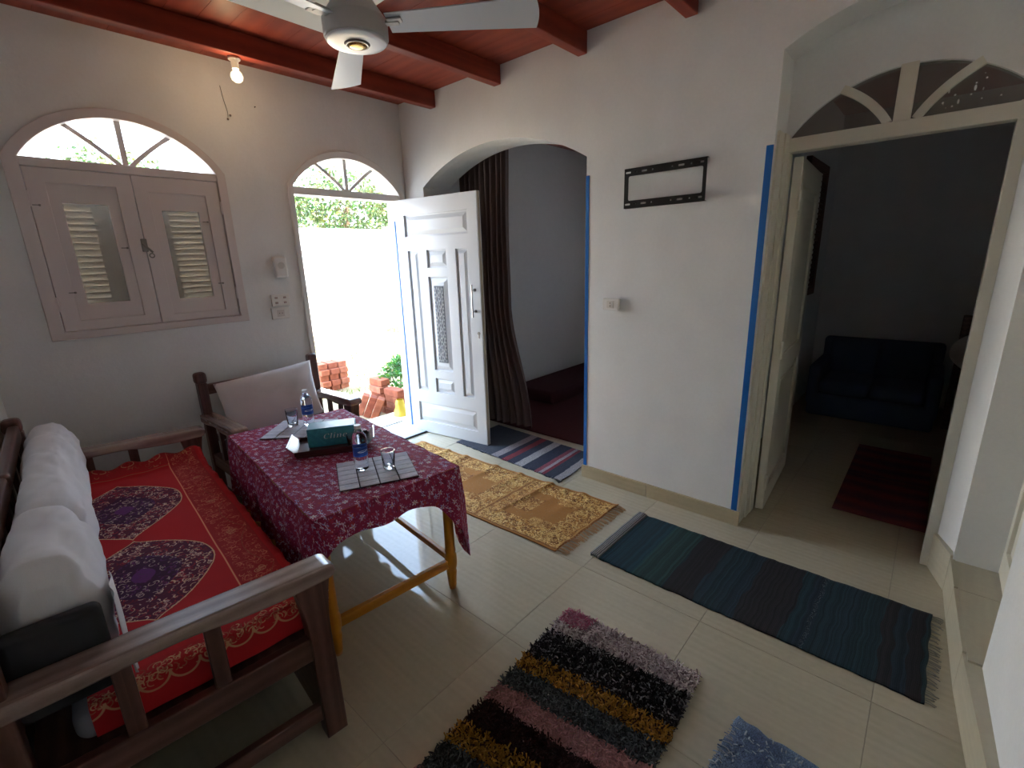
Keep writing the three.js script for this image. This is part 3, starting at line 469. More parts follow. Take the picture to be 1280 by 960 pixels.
{
  const mat = std({ map: coverTex, roughness: 0.9, side: THREE.DoubleSide, bumpMap: plasterBump, bumpScale: 0.002 });
  const L = 1.80, prof = (v, u) => { // across: from the hem in front, over the mattress edge, to behind the bolster
    const hem = 0.05 + 0.03 * N(u * 7), s = v * (0.58 + hem); if (s < hem) return [-0.004 + 0.006 * N(u * 12, s * 20), 0.4815 - (hem - s)]; return [(s - hem), 0.500]; };
  const g = grid(124, 40, (s, t) => {
    const u = 0.042 + s * (L + 0.05); let [w, y] = prof(t, u);
    const far = THREE.MathUtils.smoothstep(0.12 - s * L, 0, 0.12), near = 0;
    const over = Math.max(0, u - 1.794); y += far * 0.045 + 0.012 * far * Math.sin(w * 42) + near * 0.012 + 0.004 * N(u * 8, w * 8) + 0.003 * Math.sin(u * 14 + w * 9) + 0.003; return [Math.min(u, 1.794) + 0.002 * Math.sin(w * 40) * Math.min(1, over * 20), y - over, w];
  });
  const uv = g.attributes.uv; for (let i = 0; i < uv.count; i++) { const p = g.attributes.position; const t = uv.getY(i); uv.setXY(i, ((0.042 + (i % 125) / 124 * (L + 0.05)) * 760) / 1480, (Math.max(p.getZ(i), 0) * 760 + 15 - (t < 0.09 ? 12 * (1 - t / 0.09) : 0)) / 460); }
  const m = mesh('sofa_cover', solid(g, 124, 40, 0.003), mat); toSofa(m); tag(m, 'bright red patterned cover with two purple medallions on the long sofa', 'cover');
}
// bolsters against the back
function bolster(name, u0, u1, label, bulge) {
  const core = [], n = 90, k = 56;
  const g = grid(k, n, (s, t) => {
    const a = s * Math.PI * 2, u = u0 + (u1 - u0) * t, e = Math.min(t, 1 - t) * (u1 - u0), end = Math.min(1, Math.sqrt(Math.max(0, e) / 0.05 + 0.0004));
    const ca = Math.cos(a), sa = Math.sin(a), pw = (c, p) => Math.sign(c) * Math.abs(c) ** p;
    let w = 0.590 + (0.088 + bulge) * pw(ca, 0.75) * (0.35 + 0.65 * end), y = 0.696 + (0.174 + bulge) * pw(sa, 0.8) * (0.55 + 0.45 * end);
    w += (y - 0.672) * 0.06; if (t === 0 || t === 1) return [u, 0.696, 0.59];
    const fold = end * 0.8 * (0.018 * N(u * 5 + sa * 0.8, sa * 2.2 + 3) + 0.008 * Math.sin(u * 21 + sa * 5 + 3 * N(u * 3, sa)) * Math.max(0, -ca * 0.5 + 0.6) + 0.009 * N(u * 14, sa * 5 + ca * 3) + 0.012 * Math.exp(-(((fract(u * 2.3 + 0.12 * sa) - 0.5) / 0.06) ** 2)) * Math.max(0, N(u * 2, sa * 3) + 0.3));
    return [u, y + fold * sa, w + fold * ca];
  });
  g.index.array.reverse(); g.computeVertexNormals(); const m = mesh(name, g, M.sheet); toSofa(m); tag(m, label, 'bolster'); return m;
}
bolster('sofa_bolster', 0.06, 1.232, 'long white sheeted bolster leaning on the back of the long sofa', 0.0);
bolster('sofa_bolster', 1.235, 1.735, 'short white sheeted bolster next to the near slatted arm', 0.008);
{
  const m = mesh('back_cushion', rbox(0.048, 0.245, 0.19, 0.02, 1.7625, 0.640, 0.60, 4), std({ color: 0x3a3a3c, roughness: 0.95 })); toSofa(m); tag(m, 'dark grey cushion end uncovered beside the slatted arm', 'cushion');
  const g = grid(14, 14, (s, t) => [1.59 * (1 - t) + 1.745 * t + s * (0.19 * (1 - t) + 0.03 * t), 0.745 - t * 0.225 + 0.02 * s * (1 - t), 0.478 - 0.004 * Math.sin(s * 9 + t * 4) - 0.006 * t]);
  const f = mesh('sheet_corner', solid(g, 14, 14, 0.0015), std({ map: sheetTex, roughness: 0.9, side: THREE.DoubleSide })); toSofa(f); tag(f, 'hanging white sheet corner over the dark grey cushion', 'sheet');
}
// ================================================================ ARMCHAIR under the window wall
const CH = { O: [0.66, 0, 1.835], a: -90 * D };                 // local x runs along the wall towards the door (-z), local z into the wall
{
  const turn = Math.PI / 2 ;
  const c = thing('wooden_armchair', 'dark wooden armchair against the window wall behind the table', 'armchair', [0.665, 0, 1.85], 0);
  c.rotation.y = turn + Math.PI; c.rotation.y = -Math.PI / 2;    // set below
  c.rotation.set(0, 0, 0);
  // local frame: x' = -z (along the wall to the door), z' = -x (into the wall)
  c.matrixAutoUpdate = true; c.rotation.y = Math.PI / 2;         // x' -> -z ; z' -> +x, so depth is built towards -z'
  const H = new THREE.Group(); H.name = 'frame'; 
  benchArmTurned(c, 0); benchArmTurned(c, 0.75);
  function benchArmTurned(parent, x) {
    const tmp = new THREE.Group(); benchArm(tmp, x, 0.56, 0.63, 0.62, 0.32, [0.18, 0.34], M.sofaWood, 0.91);
    for (const ch of [...tmp.children]) { ch.geometry = ch.geometry.clone().scale(1, 1, -1); const ge = ch.geometry; const p = ge.attributes.position, n = ge.attributes.normal, u = ge.attributes.uv; for (let i = 0; i < p.count; i += 3) for (const at of [p, n, u]) { const sz = at.itemSize, A = Array.from(at.array.slice((i + 1) * sz, (i + 2) * sz)); for (let k = 0; k < sz; k++) { at.array[(i + 1) * sz + k] = at.array[(i + 2) * sz + k]; at.array[(i + 2) * sz + k] = A[k]; } } for (let i = 0; i < n.count; i++) n.setZ(i, n.getZ(i)); ge.computeVertexNormals(); parent.add(ch); }
  }
  mesh('front_rail', boxUV(rbox(0.75, 0.08, 0.03, 0.006, 0.375, 0.3, -0.03), 'x'), M.sofaWood, c);
  mesh('back_rail', boxUV(merge([rbox(0.75, 0.07, 0.035, 0.01, 0.375, 0.80, -0.54), rbox(0.75, 0.05, 0.03, 0.01, 0.375, 0.46, -0.54)]), 'x'), M.sofaWood, c);
  for (let i = 0; i < 4; i++) mesh('back_slat', boxUV(rbox(0.045, 0.3, 0.018, 0.004, 0.15 + i * 0.15, 0.63, -0.54), 'y', i), M.sofaWood, c);
  mesh('seat_board', boxUV(rbox(0.72, 0.02, 0.5, 0.003, 0.375, 0.345, -0.27), 'x'), M.sofaWood, c);
  const cu = mesh('seat_cushion', rbox(0.66, 0.10, 0.50, 0.04, 0, 0, 0, 4), std({ color: 0x6a6a70, roughness: 0.95 })); cu.position.set(0.40, 0.406, 1.475); cu.rotation.y = Math.PI / 2; tag(cu, 'grey seat cushion of the armchair', 'cushion');
  // white pillow leaning on the back
  const W = 0.655, Hh = 0.40, T = 0.075;
  const shell = (sgn) => grid(36, 24, (s, t) => { const a = s * 2 - 1, b = t * 2 - 1, ed = Math.max(0, 1 - Math.abs(a) ** 3.2) * Math.max(0, 1 - Math.abs(b) ** 2.6), pin = 1 - 0.05 * Math.pow(Math.abs(a * b), 0.6) * (1 - Math.min(Math.abs(a), Math.abs(b))); return [a * W / 2 * (1 - 0.05 * (1 - b * b)) , b * Hh / 2 * (1 - 0.07 * (1 - a * a) * 0.4) + 0.012 * a * Math.abs(b), sgn * T * Math.pow(ed, 0.55) + 0.008 * N(a * 3, b * 3) * ed]; });
  const back = shell(-1); back.index.array.reverse(); const g = merge([shell(1), back]); g.deleteAttribute('normal'); const pm = mesh('pillow', mergeVertices(g), M.pillow); pm.geometry.computeVertexNormals();
  pm.rotation.order = 'YXZ'; pm.rotation.set(-0.22, Math.PI / 2, 0.03); pm.position.set(0.265, 0.672, 1.478); tag(pm, 'flat white pillow leaning on the armchair back', 'pillow');
}
// ================================================================ TABLE
const TB_ = { O: [1.442, 0, 1.672], a: -6.1 * D };               // local x towards the near end, local z towards the sofa
{
  const ym = std({ map: woodTex([206, 140, 28], [176, 108, 18], 256, 256, [2, 6], 0.6), roughness: 0.38 });
  const t = thing('coffee_table', 'yellow wooden table with turned legs under a maroon cloth', 'table', TB_.O, TB_.a);
  const lx = 0.575, lz = 0.292;
  const prof = [[0, 0], [0.017, 0], [0.02, 0.02], [0.023, 0.07], [0.026, 0.095], [0.021, 0.105], [0.027, 0.12], [0.03, 0.145], [0.029, 0.185], [0.022, 0.2], [0.027, 0.21], [0.024, 0.23], [0.023, 0.4], [0.026, 0.56], [0.026, 0.64], [0, 0.64]];
  for (const sx of [-1, 1]) for (const sz of [-1, 1]) mesh('leg', boxUV(lathe(prof, 20).translate(sx * lx, 0, sz * lz), 'y', sx, sz), ym, t);
  for (const sx of [-1, 1]) mesh('stretcher', boxUV(rbox(0.026, 0.045, 2 * lz, 0.005, sx * lx, 0.145, 0), 'z', sx), ym, t);
  for (const sz of [-1, 1]) mesh('stretcher', boxUV(rbox(2 * lx, 0.032, 0.026, 0.005, 0, 0.165, sz * lz), 'x', sz), ym, t);
  mesh('apron', boxUV(merge([rbox(2 * lx, 0.06, 0.02, 0.004, 0, 0.6, lz), rbox(2 * lx, 0.06, 0.02, 0.004, 0, 0.6, -lz), rbox(0.02, 0.06, 2 * lz, 0.004, lx, 0.6, 0), rbox(0.02, 0.06, 2 * lz, 0.004, -lx, 0.6, 0)]), 'x'), ym, t);
  mesh('table_top', boxUV(rbox(1.24, 0.022, 0.635, 0.006, 0, 0.645, 0), 'x'), ym, t);
  // the cloth: top and a skirt whose drop changes round the edge
  const clothTex = canvasTex(1024, 1024, (g, W) => {
    g.fillStyle = '#98204c'; g.fillRect(0, 0, W, W);
    for (let i = 0; i < 900; i++) { g.fillStyle = ['#84183e', '#ac2a50', '#902054', '#ac2e40'][i % 4]; g.beginPath(); g.ellipse(rr(0, W), rr(0, W), rr(4, 18), rr(4, 14), rr(0, 3), 0, 6.3); g.fill(); }
    const cols = ['#ded0e6', '#cbb4d4', '#a89fd0', '#e4d0d6', '#b48cac', '#9478b4'];
    const wrap = (x, y, f) => { for (const dx of [-W, 0, W]) for (const dy of [-W, 0, W]) { if (x + dx < -60 || x + dx > W + 60 || y + dy < -60 || y + dy > W + 60) continue; g.save(); g.translate(x + dx, y + dy); f(); g.restore(); } };
    for (let r = 0; r < 22; r++) for (let c = 0; c < 13; c++) {
      const x = (c + (r % 2) * 0.5 + 0.5) * W / 13 + rr(-24, 24), y = (r + 0.5) * W / 22 + rr(-14, 14), k = rr(0.5, 3), rot = rr(-0.5, 0.5), col = cols[Math.floor(rr(0, 5))], col2 = cols[Math.floor(rr(0, 5))];
      wrap(x, y, () => { g.rotate(rot);
        if (k < 1.5) { for (let p = 0; p < 6; p++) { g.rotate(Math.PI / 3); g.fillStyle = p % 2 ? col : col2; g.beginPath(); g.ellipse(11, 0, rr(6, 12), rr(3, 5), 0, 0, 6.3); g.fill(); } g.fillStyle = '#c98a3a'; g.beginPath(); g.arc(0, 0, 4, 0, 6.3); g.fill(); }
        else { g.strokeStyle = col; g.lineWidth = 4; g.beginPath(); g.moveTo(-26, 6); g.bezierCurveTo(-10, -16, 8, 14, 26, -6); g.stroke(); g.fillStyle = col2; for (const [a, b] of [[-20, -8], [-4, 8], [10, -8], [22, 6]]) { g.beginPath(); g.ellipse(a, b, 8, 3.4, 0.5, 0, 6.3); g.fill(); } } });
    }
    for (let i = 0; i < 2600; i++) { g.fillStyle = cols[i % 6]; g.globalAlpha = 0.7; g.beginPath(); g.ellipse(rr(0, W), rr(0, W), rr(2, 6), rr(1.5, 3), rr(0, 3), 0, 6.3); g.fill(); } g.globalAlpha = 1;
  }, { rep: [1.35, 1.35] });
  const hx = 0.632, hz = 0.327, per = [];
  const nx = 48, nz = 26, pushE = (x, z, ox, oz) => per.push([x, z, ox, oz]);
  for (let i = 0; i < nx; i++) pushE(-hx + 2 * hx * i / nx, hz, 0, 1);
  for (let i = 0; i < nz; i++) pushE(hx, hz - 2 * hz * i / nz, 1, 0);
  for (let i = 0; i < nx; i++) pushE(hx - 2 * hx * i / nx, -hz, 0, -1);
  for (let i = 0; i < nz; i++) pushE(-hx, -hz + 2 * hz * i / nz, -1, 0);
  const drop = (x, z) => {
    const cornerNR = Math.exp(-(((x - hx) / 0.09) ** 2 + ((z + hz) / 0.085) ** 2) * 0.8), cornerNL = Math.exp(-(((x - hx) / 0.10) ** 2 + ((z - hz) / 0.05) ** 2));
    const left = z > hz - 0.001 ? 0.33 + 0.03 * N(x * 6) + 0.13 * THREE.MathUtils.smoothstep(x, 0.15, 0.6) : 0, right = z < -hz + 0.001 ? 0.30 + 0.02 * N(x * 5) : 0, nearE = x > hx - 0.001 ? 0.112 + 0.008 * Math.sin(z * 24) + 0.03 * THREE.MathUtils.smoothstep(-z, 0.18, 0.3) : 0, farE = x < -hx + 0.001 ? 0.25 : 0;
    return Math.max(left, right, nearE, farE) + 0.17 * cornerNR + 0.05 * cornerNL;
  };
  const nP = per.length, nd = 12, pos = [], idx = [], uv = [];
  for (let j = 0; j <= nd; j++) for (let i = 0; i <= nP; i++) {
    const [x, z, ox0, oz0] = per[i % nP], pv = per[(i + nP - 1) % nP]; let ox = ox0, oz = oz0; if (pv[2] !== ox0) { ox = (ox0 + pv[2]) * 0.75; oz = (oz0 + pv[3]) * 0.75; }
    const d = drop(x, z), v = j / nd, s = i / nP, arc = i * 0.026;
    const fold = (0.006 + 0.022 * v) * (0.5 + 0.5 * Math.sin(arc * 34 + 2 * N(arc * 3))) * (d > 0.15 ? 1 : 0.35), out = 0.004 + 0.012 * Math.min(1, v * 3) + fold;
    pos.push(x + ox * out, 0.6605 - v * d - (v > 0 ? 0.004 : 0), z + oz * out); uv.push(x + ox * v * d, z + oz * v * d);
  }
  for (let j = 0; j < nd; j++) for (let i = 0; i < nP; i++) { const a = j * (nP + 1) + i, b = a + 1, c = a + nP + 1, e = c + 1; idx.push(a, c, e, a, e, b); }
  const g = new THREE.BufferGeometry(); g.setAttribute('position', new THREE.Float32BufferAttribute(pos, 3)); g.setAttribute('uv', new THREE.Float32BufferAttribute(uv, 2)); g.setIndex(idx); g.computeVertexNormals();
  const top = grid(40, 22, (s, t) => { const x = (s * 2 - 1) * (hx + 0.004), z = (1 - t * 2) * (hz + 0.004); return [x, 0.6605 + 0.0015 * (1 + N(x * 9, z * 9)) * (1 - Math.max(Math.abs(s * 2 - 1), Math.abs(t * 2 - 1)) ** 8), z]; });
  { const u = top.attributes.uv, p = top.attributes.position; for (let i = 0; i < u.count; i++) u.setXY(i, p.getX(i), p.getZ(i)); }
  const cl = mesh('tablecloth', merge([g, top]), std({ map: clothTex, roughness: 0.85, side: THREE.DoubleSide })); cl.position.set(...TB_.O); cl.rotation.y = TB_.a; tag(cl, 'maroon tablecloth with lilac floral print draped over the yellow table', 'tablecloth');
}
// ---- things on the table (y = 0.664)
const TY = 0.6640;
{
  const matTex = canvasTex(512, 512, (g, W) => { g.fillStyle = '#dcdee8'; g.fillRect(0, 0, W, W); for (let i = 0; i < 5000; i++) { g.fillStyle = ['#e6e8f0', '#d2d4e0', '#f0f0f6', '#c8cad6'][i % 4]; g.fillRect(rr(0, W), rr(0, W), rr(10, 50), 2); } });
  const seam = std({ color: 0x34343e, roughness: 0.9 }), mm = std({ map: matTex, roughness: 0.9 });
  const mat = (x, z, ry, w, d, label) => {
    const o = thing('placemat', label, 'placemat', [x, TY, z], ry, 'placemats on the table');
    mesh('backing', rbox(w, 0.002, d, 0.0008, 0, 0.0012, 0), seam, o);
    for (let i = 0; i < 4; i++) for (let k = 0; k < 6; k++) mesh('slat_block', boxUV(rbox(w / 4 - 0.005, 0.004, d / 6 - 0.004, 0.0018, -w / 2 + (i + 0.5) * w / 4, 0.004, -d / 2 + (k + 0.5) * d / 6, 1), 'x', i, k), mm, o);
  };
  mat(1.852, 1.678, -26 * D + Math.PI / 2, 0.33, 0.30, 'pale grey slatted placemat at the near table end, under the bottle and tumbler');
  mat(1.018, 1.632, 43 * D, 0.33, 0.30, 'pale grey slatted placemat by the armchair, behind the tissue tray');
  const labelTex = canvasTex(256, 128, (g, W, H) => { g.fillStyle = '#1c50b4'; g.fillRect(0, 0, W, H); g.fillStyle = '#dfe8f6'; for (const x of [60, 188]) { g.beginPath(); g.ellipse(x, 58, 34, 14, -0.15, 0, 6.3); g.fill(); g.fillStyle = '#2a62c8'; g.beginPath(); g.ellipse(x, 56, 22, 7, -0.15, 0, 6.3); g.fill(); g.fillStyle = '#dfe8f6'; } g.fillStyle = '#3f7fe0'; g.fillRect(0, 0, W, 14); g.fillRect(0, H - 12, W, 12); });
  const tumblerGlass = phys({ color: 0xf4f9ff, transmission: 1, roughness: 0.02, thickness: 0.003, ior: 1.5 }), lm = std({ map: labelTex, roughness: 0.4 }), water = phys({ color: 0xf2f8ff, transmission: 1, roughness: 0.03, thickness: 0.05, ior: 1.33 });
  const bottle = (x, z, label) => {
    const o = thing('water_bottle', label, 'bottle', [x, TY + 0.0062, z], 0, 'water bottles on the table');
    const p = [[0.0, 0.003], [0.022, 0], [0.029, 0.006], [0.031, 0.02]]; for (let i = 0; i <= 6; i++) p.push([0.0308 - (i % 2) * 0.0012, 0.03 + i * 0.006]); p.push([0.031, 0.07], [0.031, 0.115]); for (let i = 0; i <= 6; i++) p.push([0.0312 - (i % 2) * 0.0014, 0.12 + i * 0.006]); p.push([0.028, 0.165], [0.019, 0.182], [0.0125, 0.192], [0.0125, 0.2]);
    p.push([0, 0.2]); mesh('body', lathe(p, 28), water, o);
    const lg = new THREE.CylinderGeometry(0.0318, 0.0318, 0.045, 32, 1, true).translate(0, 0.0925, 0); mesh('label', lg, lm, o).userData = { label: 'blue printed label' };
    mesh('cap', merge([cyl(0.0145, 0.0145, 0.013, 0, 0.2045, 0, 24), cyl(0.0155, 0.0155, 0.003, 0, 0.198, 0, 24)]), std({ color: 0xdfe4ea, roughness: 0.4 }), o);
  };
  bottle(1.800, 1.715, 'half-litre water bottle on the near placemat beside the tumbler'); bottle(1.005, 1.575, 'half-litre water bottle on the placemat by the armchair');
  const tumbler = (x, z, y, label, r = 0.032, h = 0.085) => { const o = mesh('drinking_glass', lathe([[0, 0.001], [r * 0.8, 0], [r * 0.82, 0.004], [r, h], [r - 0.003, h], [r * 0.78, 0.009], [0, 0.008]], 28), tumblerGlass); o.position.set(x, y, z); tag(o, label, 'glass', 'drinking glasses on the table'); };
  tumbler(1.885, 1.63, TY + 0.0062, 'clear tumbler on the near placemat'); tumbler(0.94, 1.64, TY + 0.0062, 'clear tumbler beside the bottle by the armchair', 0.034, 0.10); 
  // tray with flared silver ends, tissue box, small glass
  const a = 58 * D, tr = thing('serving_tray', 'dark wooden tray with flared silver ends in the middle of the table', 'tray', [1.43, TY, 1.655], a);
  mesh('base', boxUV(rbox(0.33, 0.016, 0.21, 0.005, 0, 0.009, 0), 'x'), std({ color: 0x4a1f1a, roughness: 0.3 }), tr);
  mesh('side_wall', merge([rbox(0.34, 0.022, 0.008, 0.003, 0, 0.024, 0.104), rbox(0.34, 0.022, 0.008, 0.003, 0, 0.024, -0.104)]), std({ color: 0x3d1714, roughness: 0.3 }), tr);
  for (const s of [-1, 1]) mesh('flared_end', merge([rbox(0.055, 0.005, 0.19, 0.002).rotateZ(s * 0.8).translate(s * 0.182, 0.037, 0), cyl(0.005, 0.005, 0.19).rotateX(Math.PI / 2).translate(s * 0.203, 0.058, 0)]), M.chrome, tr);
  const tx = canvasTex(512, 256, (g, W, H) => { g.fillStyle = '#3c8a9c'; g.fillRect(0, 0, W, H); const cs = ['#42949f', '#36808e', '#4aa0b0']; for (let i = 0; i < 60; i++) { g.fillStyle = cs[i % 3]; g.globalAlpha = 0.5; g.beginPath(); g.ellipse(rr(0, W), rr(0, H), rr(20, 80), rr(10, 30), rr(0, 3), 0, 6.3); g.fill(); } g.globalAlpha = 1; g.fillStyle = '#e6eef0'; g.font = 'italic bold 104px serif'; g.textAlign = 'center'; g.fillText('Cline', W * 0.56, H * 0.6); g.strokeStyle = '#1a2f3a'; g.lineWidth = 3; g.strokeText('Cline', W * 0.56, H * 0.6); });
  const plainT = std({ color: 0x4090a4, roughness: 0.35 }), sideM = std({ color: 0x93a2a8, roughness: 0.4 });
  const tb = thing('tissue_box', 'teal tissue box with white script lettering on the tray', 'tissue box', [1.40, TY + 0.0175, 1.635], a);
  mesh('carton', rbox(0.23, 0.097, 0.115, 0.003, 0, 0.0490, 0), plainT, tb);
  const pn = new THREE.PlaneGeometry(0.222, 0.09); mesh('front_print', pn.clone().translate(0, 0.049, 0.0582), std({ map: tx, roughness: 0.35 }), tb);
  mesh('end_print', new THREE.PlaneGeometry(0.108, 0.09).rotateY(-Math.PI / 2).translate(-0.1157, 0.049, 0), sideM, tb);
  const fl = new THREE.Shape(); fl.absellipse(0, 0, 0.075, 0.032, 0, 6.2832); mesh('opening_film', extrude(fl, 0.001).rotateX(-Math.PI / 2).translate(0.02, 0.0976, 0), std({ color: 0xcfe2ea, roughness: 0.15 }), tb);
  tumbler(1.536, 1.603, TY + 0.018, 'small clear glass on the tray in front of the tissue box', 0.03, 0.06);
}
// ================================================================ RUGS on the floor
// c = corners in (x, z): start-left, start-right, end-right, end-left; s runs from start to end, t from left to right
function rugGeo(c, ctr, nu, nv, th, lift, edge, uvOf) {
  const at = (s, t) => { const e = edge(s, t); const ss = s + e[0], tt = t + e[1]; return [0, 1].map((k) => (c[0][k] * (1 - ss) + c[3][k] * ss) * (1 - tt) + (c[1][k] * (1 - ss) + c[2][k] * ss) * tt); };
  const pos = [], uv = [], idx = [], W = nu + 1;
  for (let j = 0; j <= nv; j++) for (let i = 0; i <= nu; i++) { const s = i / nu, t = j / nv, [x, z] = at(s, t); pos.push(x - ctr[0], th + lift(s, t), z - ctr[1]); uv.push(...(uvOf ? uvOf(s, t) : [s, t])); }
  const base = pos.length / 3;
  for (let j = 0; j <= nv; j++) for (let i = 0; i <= nu; i++) { const k = (j * W + i) * 3, l = lift(i / nu, j / nv); pos.push(pos[k], Math.max(0.0008, pos[k + 1] - th * 0.95), pos[k + 2]); uv.push(uv[(j * W + i) * 2], uv[(j * W + i) * 2 + 1]); }
  for (let j = 0; j < nv; j++) for (let i = 0; i < nu; i++) { const a = j * W + i, b = a + 1, d = a + W, e = d + 1; idx.push(a, e, b, a, d, e, base + a, base + b, base + e, base + a, base + e, base + d); }
  const side = (a, b) => idx.push(a, b, base + b, a, base + b, base + a);
  for (let i = 0; i < nu; i++) { side(i, i + 1); side(nv * W + i + 1, nv * W + i); }
  for (let j = 0; j < nv; j++) { side((j + 1) * W, j * W); side(j * W + nu, (j + 1) * W + nu); }
  const g = new THREE.BufferGeometry(); g.setAttribute('position', new THREE.Float32BufferAttribute(pos, 3)); g.setAttribute('uv', new THREE.Float32BufferAttribute(uv, 2)); g.setIndex(idx); g.computeVertexNormals();
  // face up: flip if the normals point down
  if (g.attributes.normal.getY(Math.floor(base / 2)) < 0) { for (let i = 0; i < idx.length; i += 3) [idx[i], idx[i + 1]] = [idx[i + 1], idx[i]]; g.setIndex(idx); g.computeVertexNormals(); }
  return g;
}
const strand = (pts, r) => { const g = new THREE.TubeGeometry(new THREE.CatmullRomCurve3(pts), 4, r, 4, false); return g; };
function fringe(a, b, ctr, n, len, r, y = 0.006, jit = 0.4) {   // loose threads from the edge a-b, pointing away on the left of a->b
  const dx = b[0] - a[0], dz = b[1] - a[1], l = Math.hypot(dx, dz), ox = dz / l, oz = -dx / l, list = [];
  for (let i = 0; i < n; i++) { const t = (i + rr(0.1, 0.9)) / n, x = a[0] + dx * t - ctr[0], z = a[1] + dz * t - ctr[1], L = len * rr(0.6, 1.15), sk = rr(-jit, jit); list.push(strand([V(x - ox * 0.006, y, z - oz * 0.006), V(x + ox * L * 0.5 + dx / l * sk * L * 0.4, Math.max(r, y * rr(0.5, 1.6)), z + oz * L * 0.5 + dz / l * sk * L * 0.4), V(x + ox * L + dx / l * sk * L, r, z + oz * L + dz / l * sk * L)], r)); }
  return merge(list);
}
const centre = (c) => [(c[0][0] + c[1][0] + c[2][0] + c[3][0]) / 4, (c[0][1] + c[1][1] + c[2][1] + c[3][1]) / 4];
function rugThing(name, label, c) { const k = centre(c); return [thing(name, label, 'rug', [k[0], 0.0004, k[1]]), k]; }
{ // teal and navy rag rug in front of the bedroom door
  const c = [[2.445, 0.245], [2.437, 0.799], [3.815, 0.80], [3.828, 0.235]], [o, k] = rugThing('rag_rug', 'dark teal and navy rag rug in front of the bedroom door', [...c]);
  const tex = pixelTex(1024, 256, (u, v) => {
    const x = u * 1.38, row = Math.floor(u * 230 + 1.2 * tn(u, v, 6, 3)), h = fract(Math.sin(row * 12.9898) * 43758.5), band = fract(Math.sin(Math.floor(x * 22 + 0.5 * tn(u, v, 5, 8)) * 78.233) * 43758.5);
    let col = mixc([26, 52, 58], [30, 40, 54], band); if (band > 0.72) col = [34, 32, 36]; if (band < 0.2) col = [34, 66, 66]; if (x < 0.24 && x > 0.055) col = [24, 54, 64]; if (x > 0.25 && x < 0.4 && band < 0.6) col = [36, 62, 60];
    const wv = Math.sin(u * 230 * 6.283) * 5 + Math.sin(v * 90 * 6.283 + row * 2) * 4 + rr(-5, 5); col = col.map((q) => q * (0.82 + 0.4 * h) + wv);
    if (x < 0.05) { const f = Math.sin(u * 900) > 0.1 ? 160 : 96; col = [f + rr(-12, 12), f + rr(-12, 12), f + rr(-12, 12)]; }
    if (x > 0.985 && x < 1.0 && rnd() < 0.1) col = [140, 150, 150];
    return col;
  });
  const uneven = (s, t) => [0.006 * N(t * 6, 3) * (s > 0.5 ? 1 : 0.3), (t < 0.05 || t > 0.95 ? 0.012 * N(s * 30, t * 3) : 0)];
  mesh('weave', rugGeo(c, k, 140, 36, 0.009, (s, t) => 0.0015 * N(s * 60, t * 8) + 0.004 * (0.5 + 0.5 * Math.sin(s * 9 + t)) * 0.5 + 0.012 * Math.exp(-(((s - 0.0) / 0.02) ** 2)), uneven), std({ map: tex, roughness: 1 }), o);
  const fr = std({ color: 0x9a9a92, roughness: 1 });
  const f1 = mesh('fringe', fringe(c[3], c[2], k, 46, 0.035, 0.0022).clone(), fr, o); f1.userData = { kind: 'stuff' };
  mesh('hem_band', rugGeo([c[0], c[1], [c[1][0] + 0.052, c[1][1]], [c[0][0] + 0.052, c[0][1]]], k, 6, 30, 0.013, (s, t) => 0.009 * Math.sin(Math.PI * s) + 0.002 * Math.sin(t * 260), () => [0, 0], (s, t) => [s * 0.035, t]), std({ map: tex, roughness: 1 }), o).userData = { label: 'grey fringed hem' };
}
